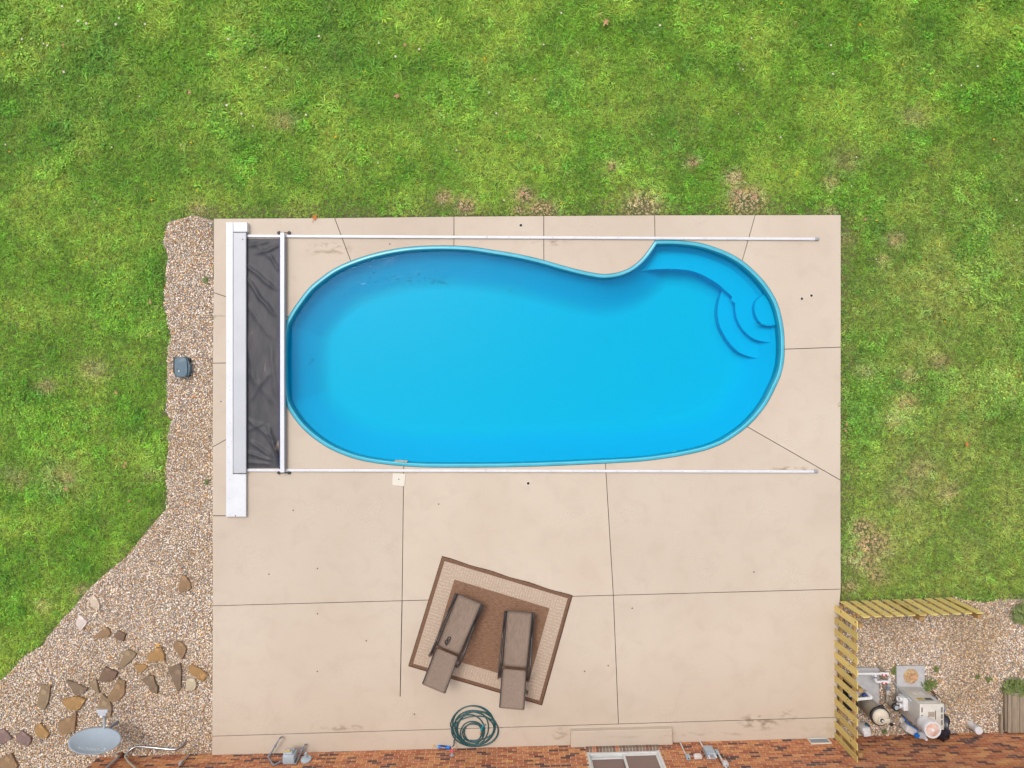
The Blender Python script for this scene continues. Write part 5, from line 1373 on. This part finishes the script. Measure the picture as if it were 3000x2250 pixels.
def blob(c, d, seed, n=14, m=9, amp=0.25):
    g = G(); r_ = random.Random(seed)
    ph = [(r_.uniform(0, 6), r_.uniform(2, 5), r_.uniform(1, 4)) for _ in range(5)]
    for j in range(m + 1):
        t_ = math.pi * j / m
        for i in range(n):
            f = 2 * math.pi * i / n; k = 1 + amp * sum(math.sin(p[0] + p[1] * f + p[2] * t_ * 2) for p in ph) / 3
            g.v.append((c[0] + d[0] * k * math.sin(t_) * math.cos(f), c[1] + d[1] * k * math.sin(t_) * math.sin(f), c[2] + d[2] * k * math.cos(t_)))
    for j in range(m):
        for i in range(n):
            a = j * n + i; b_ = j * n + (i + 1) % n; g.f.append((a, a + n, b_ + n, b_)); g.m.append(0)
    return g
q = P(2757, 2125, 0.25); solo('black_bag', blob((q.x, q.y, 0.22), (0.14, 0.33, 0.26), 3), M['bag'], (q.x, q.y, -0.04), 'crumpled black plastic bag slumped beside the heater', 'bag', smooth='all')
q = P(2752, 2072, 0.35); solo('blue_sheet', blob((q.x, q.y, 0.22), (0.07, 0.13, 0.27), 8), M['skyblue'], (q.x, q.y, -0.04), 'bright blue folded plastic sheet tucked beside the heater', 'sheet', smooth='all')
vp = thing('vent_pipe', P(2843, 2122, -0.05), 'short white standpipe rising from the gravel near the wall', 'pipe')
q = P(2845, 2124, 0)
part('stem', G().cyl((q.x, q.y, -0.05), (q.x, q.y, 0.17), 0.072, n=24), M['pvc'], vp, True)
part('cap', G().lathe((q.x, q.y, 0.16), (0, 0, 1), [(0, 0.075), (0.02, 0.084), (0.10, 0.084), (0.112, 0.074)], 24), M['pvc'], vp, True)
g = G()
for pts_ in ([(2715, 2018), (2735, 2030), (2755, 2043)], [(2722, 2022), (2742, 2040), (2748, 2052)], [(2728, 2016), (2738, 2032)]):
    g.tube(spline([P(x, y, 0.01) for x, y in pts_], 4), 0.010, 6)
solo('twig', g, M['stick'], P(2735, 2030, 0), 'reddish brown twigs lying on the gravel beside the heater', 'twigs')
# wooden landing at the right edge
wl_ = thing('wooden_landing', P(2950, 2090, -0.05), 'weathered wooden plank landing against the brick wall', 'landing')
zt = 0.09
ya, yb_ = 2031, 2147
xe = [2953, 2965, 2988, 3011, 3034, 3057, 3080, 3103, 3126]
for k in range(len(xe) - 1):
    g = pxbox(G(), xe[k] + 0.7, ya - (random.uniform(-1, 1) if k else -1), xe[k + 1] - 0.7, yb_, zt - 0.038, zt, 0.004); part('plank', g, M['old_wood'], wl_)
a, b2_ = P(2950, ya + 1, zt), P(3126, yb_, zt)
part('side_board', G().box((a.x + 0.012, (a.y + b2_.y) / 2, 0.0), (0.035, abs(a.y - b2_.y) - 0.02, 0.10), 0, 0.003), M['old_wood'], wl_)
part('front_board', G().box(((a.x + b2_.x) / 2, a.y - 0.02, 0.0), (b2_.x - a.x, 0.035, 0.10), 0, 0.003), M['old_wood'], wl_)
part('sill_beam', G().box((a.x - 0.07, (a.y + b2_.y) / 2 - 0.32, -0.01), (0.05, 0.5, 0.09), 0, 0.003), M['old_wood'], wl_)

# ------------------------------------------------------------------ weeds in the gravel
def weed(px, py, r_, n, h_, label, seed, long=1.0):
    rr = random.Random(seed); q = P(px, py, -0.04)
    t_ = thing('weed', q, label, 'weed', 'weeds growing in the gravel')
    g = G()
    for k in range(n):
        a_ = rr.uniform(0, 6.28); d0 = rr.uniform(0, r_ * 0.6); L_ = rr.uniform(0.4, 1.0) * r_ * long; w = rr.uniform(0.008, 0.02)
        b_ = Vector((q.x + d0 * math.cos(a_ * 1.7), q.y + d0 * math.sin(a_ * 1.7), -0.04 + rr.uniform(0, h_ * 0.5)))
        dr_ = Vector((math.cos(a_), math.sin(a_), 0)); sd = Vector((-dr_.y, dr_.x, 0)) * w
        m1 = b_ + dr_ * L_ * 0.5 + Vector((0, 0, h_ * rr.uniform(0.3, 0.7))); e = b_ + dr_ * L_ + Vector((0, 0, h_ * rr.uniform(0.1, 0.6)))
        g.add([b_ - sd * 0.4, b_ + sd * 0.4, m1 + sd, m1 - sd, e], [(0, 1, 2, 3), (3, 2, 4)])
    part('leaves', g, M['weed'], t_)
    g = G()
    for k in range(5):
        a_ = rr.uniform(0, 6.28); g.tube([q, q + Vector((math.cos(a_) * r_ * 0.4, math.sin(a_) * r_ * 0.4, h_ * 0.6))], 0.004, 4)
    part('stem', g, M['weed'], t_)
weed(2712, 2008, 0.17, 70, 0.10, 'spiky green weed at the corner of the heater', 1, 1.1)
weed(2988, 1803, 0.28, 260, 0.12, 'large leafy weed patch in the open gravel near the lawn', 2)
weed(2952, 2012, 0.24, 220, 0.14, 'leafy weed at the corner of the wooden landing', 3)
weed(2985, 2018, 0.24, 220, 0.14, 'leafy weed along the front board of the wooden landing', 4)
weed(2741, 1960, 0.07, 40, 0.05, 'small weed tuft beside the pale concrete pad', 5)
weed(2862, 1983, 0.06, 36, 0.05, 'small weed tuft alone in the open gravel', 6)
weed(2894, 1992, 0.08, 40, 0.05, 'thin weed tuft in the gravel before the wooden landing', 7)
weed(2587, 2141, 0.06, 30, 0.07, 'bright green weed tuft below the filter lid', 8)
weed(2620, 1966, 0.12, 40, 0.05, 'low weed between the two concrete pads', 10)
weed(604, 823, 0.10, 46, 0.05, 'low weed tuft at the patio edge beside the cover housing', 12)
weed(606, 1413, 0.08, 34, 0.05, 'low weed tuft at the patio edge near the housing end', 13)

# ------------------------------------------------------------------ fallen leaves
def leaf(px, py, size, rot, m_, label, group=None, z=0.0):
    q = P(px, py, z); g = G(); n = 14; vs = []
    for k in range(n):
        t_ = 2 * math.pi * k / n; r_ = size * (0.62 + 0.38 * math.cos(5 * t_ / 1.0 + 0.6)) * (1.15 if k in (0, 1, 13) else 0.9)
        vs.append((q.x + r_ * math.cos(t_ + rot), q.y + r_ * math.sin(t_ + rot), z + 0.012 * abs(math.sin(t_ * 2.5 + rot))))
    g.add([(q.x, q.y, z)] + vs, [(0, 1 + k, 1 + (k + 1) % n) for k in range(n)])
    g.tube([(q.x, q.y, z), (q.x - size * 1.5 * math.cos(rot), q.y - size * 1.5 * math.sin(rot), z)], 0.004, 4)
    return solo('fallen_leaf', g, m_, q, label, 'leaf', group or 'fallen leaves')
leaf(922, 637, 0.085, 1.1, M['leaf_orange'], 'bright orange lobed leaf lying across the lawn edge of the deck', z=0.02)
for (px, py, s_) in ((1533, 568, 0.07), (1775, 65, 0.10), (1163, 281, 0.08), (555, 271, 0.055), (193, 1432, 0.06), (368, 1357, 0.05), (363, 1367, 0.05), (378, 1467, 0.04), (1186, 131, 0.05), (185, 132, 0.04), (440, 885, 0.05), (340, 1150, 0.05), (2480, 1243, 0.04), (2477, 1262, 0.04), (2535, 643, 0.05)):
    leaf(px, py, s_, random.uniform(0, 6), M['leaf_tan'], 'small curled tan dry leaf lying on the lawn', 'dry leaves on the lawn', z=0.035)
leaf(2833, 1302, 0.06, 2.0, M['leaf_orange'], 'orange dry leaf lying on the lawn far from the deck', 'fallen leaves', z=0.04)
leaf(463, 1889, 0.07, 0.5, mat('yellow_leaf', (0.66, 0.36, 0.08), None, 0.7), 'yellow leaf lying against the broad ochre flagstone', z=0.03)
leaf(529, 1668, 0.055, 2.5, M['leaf_tan'], 'tan leaf on the gravel beside the lone wedge-shaped flagstone', z=0.0)

# ------------------------------------------------------------------ scattered stuff: gravel stones and lawn (instanced)
def scatter(name, pts, rot, scl, idx, col, variants, attach=None):
    cl_ = bpy.data.collections.new(name + '_variants')
    for i, me in enumerate(variants):
        o = bpy.data.objects.new('%s_%02d' % (name, i), me); cl_.objects.link(o)
    me = bpy.data.meshes.new(name); n = len(pts)
    me.vertices.add(n); me.vertices.foreach_set('co', np.asarray(pts, np.float32).ravel())
    def at_(nm, tp, field, arr):
        a_ = me.attributes.new(nm, tp, 'POINT'); a_.data.foreach_set(field, arr.ravel())
    at_('rot', 'FLOAT_VECTOR', 'vector', np.asarray(rot, np.float32)); at_('scl', 'FLOAT_VECTOR', 'vector', np.asarray(scl, np.float32))
    at_('idx', 'INT', 'value', np.asarray(idx, np.int32)); at_('gcol', 'FLOAT_VECTOR', 'vector', np.asarray(col, np.float32))
    ob = bpy.data.objects.new(name, me); COL.objects.link(ob); ob['kind'] = 'stuff'
    ng = bpy.data.node_groups.new(name + '_scatter', 'GeometryNodeTree')
    ng.interface.new_socket('Geometry', in_out='INPUT', socket_type='NodeSocketGeometry'); ng.interface.new_socket('Geometry', in_out='OUTPUT', socket_type='NodeSocketGeometry')
    gi, go = ng.nodes.new('NodeGroupInput'), ng.nodes.new('NodeGroupOutput')
    ip_ = ng.nodes.new('GeometryNodeInstanceOnPoints'); ci = ng.nodes.new('GeometryNodeCollectionInfo')
    ci.inputs['Collection'].default_value = cl_; ci.inputs['Separate Children'].default_value = True; ci.inputs['Reset Children'].default_value = True
    def na(nm, tp):
        n_ = ng.nodes.new('GeometryNodeInputNamedAttribute'); n_.data_type = tp; n_.inputs['Name'].default_value = nm; return n_.outputs['Attribute']
    er = ng.nodes.new('FunctionNodeEulerToRotation')
    ng.links.new(na('rot', 'FLOAT_VECTOR'), er.inputs[0])
    ng.links.new(gi.outputs[0], ip_.inputs['Points']); ng.links.new(ci.outputs[0], ip_.inputs['Instance'])
    ip_.inputs['Pick Instance'].default_value = True
    ng.links.new(na('idx', 'INT'), ip_.inputs['Instance Index']); ng.links.new(er.outputs[0], ip_.inputs['Rotation']); ng.links.new(na('scl', 'FLOAT_VECTOR'), ip_.inputs['Scale'])
    ng.links.new(ip_.outputs[0], go.inputs[0])
    md = ob.modifiers.new('scatter', 'NODES'); md.node_group = ng
    return ob

# --- gravel stones
M['stone'] = attr_mat('gravel_stone', 0.75, True)
def stone_mesh(seed):
    b_ = bmesh.new(); bmesh.ops.create_icosphere(b_, subdivisions=1, radius=1.0); r_ = random.Random(seed)
    for v_ in b_.verts: v_.co = v_.co * r_.uniform(0.72, 1.18)
    me = bpy.data.meshes.new('stone'); b_.to_mesh(me); b_.free(); me.materials.append(M['stone']); return me
stones = [stone_mesh(s_) for s_ in range(6)]
def poly_np(pts): return [(P(x, y).x, P(x, y).y) for x, y in pts]
GL, GR = poly_np(GRAVEL_L), poly_np(GRAVEL_R)
def jitter_grid(x0, x1, y0, y1, dens):
    st_ = 1 / math.sqrt(dens); nx_, ny_ = int((x1 - x0) / st_), int((y1 - y0) / st_)
    X, Y = np.meshgrid(x0 + (np.arange(nx_) + 0.5) * st_, y0 + (np.arange(ny_) + 0.5) * st_)
    X = X.ravel() + rng.uniform(-0.62, 0.62, X.size) * st_; Y = Y.ravel() + rng.uniform(-0.62, 0.62, Y.size) * st_
    return X, Y
px_, py_ = [], []
for poly, right in ((GL, False), (GR, True)):
    xs_ = [p[0] for p in poly]; ys_ = [p[1] for p in poly]
    X, Y = jitter_grid(min(xs_) - 0.1, max(xs_) + 0.1, max(min(ys_), -9.6), max(ys_) + 0.1, 1750)
    wob = (fbm(X * 3, Y * 3, 77) - 0.5) * 0.16
    k = inside(X + wob, Y + wob, poly)
    k |= inside(X, Y, poly) & (polydist(X, Y, poly) > 0.12)
    if right: k &= rng.uniform(0, 1, X.size) < np.where(fbm(X * 1.3, Y * 1.3, 5) > 0.60, 0.55, 1.0)
    px_.append(X[k]); py_.append(Y[k])
X = np.concatenate(px_); Y = np.concatenate(py_)
dk_ = np.array([(p.x, p.y) for p in PL(DECK)])
k = ~inside(X, Y, [tuple(p) for p in dk_])
for f_ in FS_PX: k &= ~inside(X, Y, [(p.x, p.y) for p in f_])
hp = [tuple(W(0, 0.0, 0)[:2]), tuple(W(SL + 5, 0.0, 0)[:2]), tuple(W(SL + 5, -9, 0)[:2]), tuple(W(0, -9, 0)[:2])]
k &= ~inside(X, Y, hp)
for r_ in ([(2500, 1956), (2574, 1957), (2575, 2072), (2500, 2074)], [(2625, 1951), (2708, 1949.5), (2710, 2078), (2627, 2080)], [(2950, 2031), (3126, 2031), (3126, 2147), (2950, 2147)], [(510, 1048), (556, 1048), (556, 1103), (510, 1103)]):
    k &= ~inside(X, Y, poly_np(r_))
X, Y = X[k], Y[k]; n = len(X)
size = rng.uniform(0.009, 0.0185, n) * np.where(rng.uniform(0, 1, n) < 0.06, 1.35, 1.0)
PAL = np.array([(0.62, 0.54, 0.46), (0.52, 0.43, 0.34), (0.40, 0.31, 0.23), (0.68, 0.64, 0.60), (0.30, 0.27, 0.26), (0.17, 0.165, 0.19), (0.48, 0.26, 0.085), (0.30, 0.15, 0.08), (0.55, 0.40, 0.22)])
pr_ = np.array([0.18, 0.17, 0.13, 0.14, 0.11, 0.08, 0.06, 0.06, 0.07])
ci_ = rng.choice(len(PAL), n, p=pr_ / pr_.sum()); col = PAL[ci_] * rng.uniform(0.88, 1.32, (n, 1)) * np.array([1.12, 1.06, 1.0])
mud = (fbm(X * 0.8, Y * 0.8, 91) - 0.45) * np.where(X > 6, 1.3, 0.5); col = col * np.clip(1 - np.clip(mud, 0, 0.3)[:, None] * np.array([0.6, 0.8, 1.2]), 0.4, 1)
scl = np.stack([size * rng.uniform(0.8, 1.35, n), size * rng.uniform(0.7, 1.1, n), size * rng.uniform(0.5, 0.8, n)], 1)
rot = np.stack([rng.uniform(-0.4, 0.4, n), rng.uniform(-0.4, 0.4, n), rng.uniform(0, 6.28, n)], 1)
Z = -0.046 + rng.uniform(0, 0.012, n)
scatter('gravel', np.stack([X, Y, Z], 1), rot, scl, rng.integers(0, 6, n), col, stones)

# --- lawn
M['grass'] = attr_mat('grass_blade', 0.55, True, transl=0.3, spec=0.25, blade=True)
def toned(me, per, seed, lo=0.58, hi=1.5):
    r_ = random.Random(seed); vals = []
    for i in range(0, len(me.polygons), per):
        v_ = r_.choice((r_.uniform(lo, 0.8), r_.uniform(0.8, 1.2), r_.uniform(1.1, hi))); t_ = r_.uniform(-0.12, 0.16)
        vals += [(v_ * (1 + t_), v_, v_ * (1 - t_), 1.0)] * min(per, len(me.polygons) - i)
    a_ = me.attributes.new('blade_tone', 'FLOAT_COLOR', 'FACE'); a_.data.foreach_set('color', np.array(vals, np.float32).ravel())
    return me
def tuft(seed, nb_, lmin, lmax, spread, w0, rise):
    r_ = random.Random(seed); g = G()
    for k in range(nb_):
        a_ = r_.uniform(0, 6.283); d0 = r_.uniform(0, spread); b_ = Vector((d0 * math.cos(a_ + 1), d0 * math.sin(a_ + 1), 0))
        L_ = r_.uniform(lmin, lmax); d = Vector((math.cos(a_), math.sin(a_), 0)); bend = r_.uniform(-0.5, 0.5)
        sd = Vector((-d.y, d.x, 0)); w = w0 * r_.uniform(0.7, 1.2); h_ = L_ * r_.uniform(rise * 0.5, rise)
        p1 = b_ + d * L_ * 0.38 + Vector((0, 0, h_ * 0.8)); p2 = b_ + d * L_ * 0.74 + sd * (bend * L_ * 0.2) + Vector((0, 0, h_)); p3 = b_ + d * L_ + sd * (bend * L_ * 0.45) + Vector((0, 0, h_ * 0.75))
        g.add([b_ - sd * w * 0.7, b_ + sd * w * 0.7, p1 + sd * w, p1 - sd * w, p2 + sd * w * 0.8, p2 - sd * w * 0.8, p3], [(0, 1, 2, 3), (3, 2, 4, 5), (5, 4, 6)])
    return toned(mesh_of('tuft', g, M['grass'], 'all'), 3, seed)
def clover(seed):
    r_ = random.Random(seed); g = G()
    for k in range(26):
        a_ = r_.uniform(0, 6.283); d0 = 0.11 * math.sqrt(r_.random()); c = Vector((d0 * math.cos(a_), d0 * math.sin(a_), r_.uniform(0.03, 0.06))); s_ = r_.uniform(0.010, 0.020); ro = r_.uniform(0, 6)
        tx, ty = r_.uniform(-.4, .4), r_.uniform(-.4, .4)
        vs = []
        for m_ in range(6):
            t_ = ro + m_ * 1.047; rr = s_ * (1.25 if m_ % 3 == 0 else 0.85); vs.append(c + Vector((rr * math.cos(t_), rr * math.sin(t_), rr * math.cos(t_) * tx + rr * math.sin(t_) * ty)))
        g.add(vs, [(0, 1, 2, 3, 4, 5)])
    return toned(mesh_of('clover', g, M['grass']), 1, seed, 0.6, 1.5)
def flower(seed, r0_):
    g = G(); 
    for k in range(7):
        t_ = k * 0.9; g.add([(0, 0, 0.07), (r0_ * math.cos(t_), r0_ * math.sin(t_), 0.075), (r0_ * math.cos(t_ + 0.9), r0_ * math.sin(t_ + 0.9), 0.075)], [(0, 1, 2)])
    g.cyl((0, 0, 0), (0, 0, 0.07), 0.003, n=4); return toned(mesh_of('flower', g, M['grass']), 99, seed, 1.0, 1.01)
VAR = [tuft(1, 14, 0.05, 0.11, 0.045, 0.0043, 0.36), tuft(2, 13, 0.06, 0.125, 0.05, 0.0047, 0.38), tuft(3, 10, 0.08, 0.16, 0.05, 0.0055, 0.32), tuft(4, 18, 0.035, 0.07, 0.045, 0.004, 0.36), clover(5), clover(6), flower(7, 0.02), tuft(8, 10, 0.10, 0.20, 0.02, 0.009, 0.35)]
DENS = 330
X, Y = jitter_grid(-13.6, 13.6, -9.0, 10.8, DENS)
dkp = [(p.x, p.y) for p in PL(DECK)]
k = ~inside(X, Y, dkp) & ~inside(X, Y, hp)
wob = (fbm(X * 3, Y * 3, 77) - 0.5) * 0.16
inG = inside(X + wob, Y + wob, GL) | inside(X, Y, GR)
fence_edge = inside(X, Y, poly_np([(2440, 1762), (2800, 1752), (2900, 1765), (2900, 2170), (2440, 2170)]))
k &= ~inG & ~fence_edge & (polydist(X, Y, dkp) > 0.0)
k &= ~((Y < P(0, 1990).y) & (X > P(2400, 0).x) & (X < P(3340, 0).x))
X, Y = X[k], Y[k]; n = len(X)
dd = polydist(X, Y, dkp); dg = np.minimum(polydist(X, Y, GL), polydist(X, Y, GR))
pxl, pyl = X * PPM + 1500, 1125 - Y * PPM
bare = np.zeros(n)
for (bx_, by_, br_, am) in ((2190, 590, 42, 1.2), (2160, 565, 22, 1), (2150, 520, 26, .8), (1885, 605, 42, 1.2), (1855, 612, 20, 1), (2436, 530, 24, .9), (2440, 615, 18, .9), (2030, 470, 18, .8), (1797, 484, 14, .8), (1538, 568, 26, .9), (1362, 602, 26, 1),
                        (1590, 612, 34, .9), (1300, 575, 22, .7), (1518, 615, 16, .8), (2625, 702, 26, 1), (2590, 760, 20, .5), (2760, 1060, 30, .6), (2540, 1090, 28, .6), (2660, 1180, 30, .7), (2620, 1230, 26, .6), (2665, 1100, 22, .8), (2530, 1550, 32, 1.0),
                        (2560, 1595, 48, 1.1), (2545, 1650, 40, .8), (2570, 1690, 30, .8), (2500, 1640, 30, .6), (2495, 1720, 26, .7), (2780, 1440, 40, .6), (2700, 1380, 50, .5), (2650, 1440, 50, .5), (130, 1130, 26, .8), (270, 1080, 40, .6), (195, 1403, 24, 1), (440, 1390, 26, .5),
                        (170, 1400, 60, .5), (45, 1400, 40, .5), (345, 1750-10, 1, 0), (235, 1730, 22, .9), (120, 1780, 24, .6), (2480, 700, 30, .5), (2680, 340, 40, .5), (2480, 470, 50, .4), (575, 612, 26, 1.0), (830, 350, 34, .6)):
    am = am * (1.0 if 400 < by_ < 640 and 1200 < bx_ < 2300 else (0.62 if 2400 < bx_ < 2600 and by_ > 1500 else 0.42))
    bare = np.maximum(bare, am * np.exp(-(((pxl - bx_) / br_) ** 2 + ((pyl - by_) / (br_ * 0.8)) ** 2)))
bare *= 0.55 + 0.9 * fbm(X * 4, Y * 4, 51)
edge_strip = np.exp(-dd / 0.30) * (fbm(X * 1.1, Y * 1.1, 12) > 0.36)
keep_p = np.clip(1.0 - 0.0 * np.clip((bare - 0.30) * 2.4, 0, 1), 0.05, 1)
k = rng.uniform(0, 1, n) < keep_p
X, Y, bare, dd, dg, pxl, pyl, edge_strip = [a_[k] for a_ in (X, Y, bare, dd, dg, pxl, pyl, edge_strip)]; n = len(X)
n1, n2, n3 = fbm(X * 0.33, Y * 0.33, 1, 3), fbm(X * 1.3, Y * 1.3, 2, 4), fbm(X * 3.2, Y * 3.2, 3, 3)
n4 = fbm(X * 0.55 + 40, Y * 0.55, 8, 3)
gA, gB, gC, gD = np.array([0.18, 0.36, 0.034]), np.array([0.32, 0.49, 0.066]), np.array([0.07, 0.20, 0.030]), np.array([0.40, 0.35, 0.15])
t1 = np.clip((n2 - 0.36) * 3.2, 0, 1)[:, None]
col = gA * (1 - t1) + gB * t1
t2 = np.clip((n4 - 0.50) * 3.5, 0, 1)[:, None] * 0.38; col = col * (1 - t2) + gC * t2
t2b = np.clip((0.42 - n3) * 4.0, 0, 1)[:, None] * 0.45; col = col * (1 - t2b) + gC * t2b
# right-hand lawn is drier, far lawn lusher
dry = np.clip((pxl - 2350) / 300, 0, 1) * np.clip((pyl - 350) / 500, 0, 1) * 0.55 * (0.4 + 1.2 * n2) + 0.25 * edge_strip
dry = np.clip(dry + 0.5 * (rng.uniform(0, 1, n) < 0.035), 0, 0.85)[:, None]; col = col * (1 - dry * 0.5) + gD * dry * 0.5
tb_ = np.clip(bare * 1.25, 0, 1)[:, None]; col = col * (1 - tb_) + np.array([0.92, 0.60, 0.40]) * tb_
col *= rng.uniform(0.72, 1.30, (n, 1)); col *= np.array([1, 1, 1]) + rng.uniform(-0.12, 0.12, (n, 3))
ht_ = 0.75 + 0.55 * n1 + 0.35 * np.clip((500 - pyl) / 500, 0, 1)
ht_ = ht_ * np.clip(0.55 + dd / 0.9, 0.55, 1.0) * np.clip(0.55 + dg / 0.5, 0.55, 1.0) * (1 - 0.5 * np.clip(bare, 0, 1))
ht_ *= np.where(t2b[:, 0] > 0.2, 1.15, 1.0)
idx = rng.choice([0, 1, 2, 3, 7], n, p=[0.34, 0.30, 0.13, 0.22, 0.01])
idx = np.where((dd < 0.35) & (dd > 0.04), np.where(rng.uniform(0, 1, n) < 0.75, 3, 0), idx)
cv_ = fbm(X * 0.8 + 9, Y * 0.8, 44, 3)
right_weeds = np.exp(-(((pxl - 2540) / 60) ** 2 + ((pyl - 1190) / 130) ** 2)) + np.exp(-(((pxl - 2490) / 28) ** 2 + ((pyl - 1570) / 50) ** 2)) + np.exp(-(((pxl - 2650) / 50) ** 2 + ((pyl - 1230) / 35) ** 2))
idx = np.where(bare > 0.35, 3, idx)
cl_m = ((cv_ > 0.62) & (rng.uniform(0, 1, n) < 0.30)) | (rng.uniform(0, 1, n) < right_weeds * 0.75 * (bare < 0.3)) | (rng.uniform(0, 1, n) < 0.012)
idx = np.where(cl_m, rng.integers(4, 6, n), idx); col = np.where(cl_m[:, None], col * np.array([0.92, 1.06, 1.0]), col)
fl_ = rng.uniform(0, 1, n) < 0.0016 * np.clip((1000 - pyl) / 400, 0, 1.6)
idx = np.where(fl_, 6, idx); fc = np.where(rng.uniform(0, 1, (n, 1)) < 0.6, np.array([0.75, 0.72, 0.66]), np.array([0.75, 0.50, 0.02])); col = np.where(fl_[:, None], fc, col)
sc_ = 0.86 * ht_ * rng.uniform(0.75, 1.2, n)
scl = np.stack([sc_, sc_, sc_ * rng.uniform(0.7, 1.2, n)], 1)
wind = fbm(X * 0.5, Y * 0.5, 61, 2) * 6.28
rot = np.stack([rng.uniform(-0.25, 0.25, n), rng.uniform(-0.25, 0.25, n), rng.uniform(0, 6.28, n)], 1)
lawn = scatter('grass', np.stack([X, Y, np.where((dd < 0.10) & (rng.uniform(0, 1, n) < 0.55), -0.03, -0.074)], 1), rot, scl, idx, np.clip(col, 0.005, 0.9), VAR)
print('grass tufts', n)
for o in bpy.data.objects:
    if '_o' in o: del o['_o']
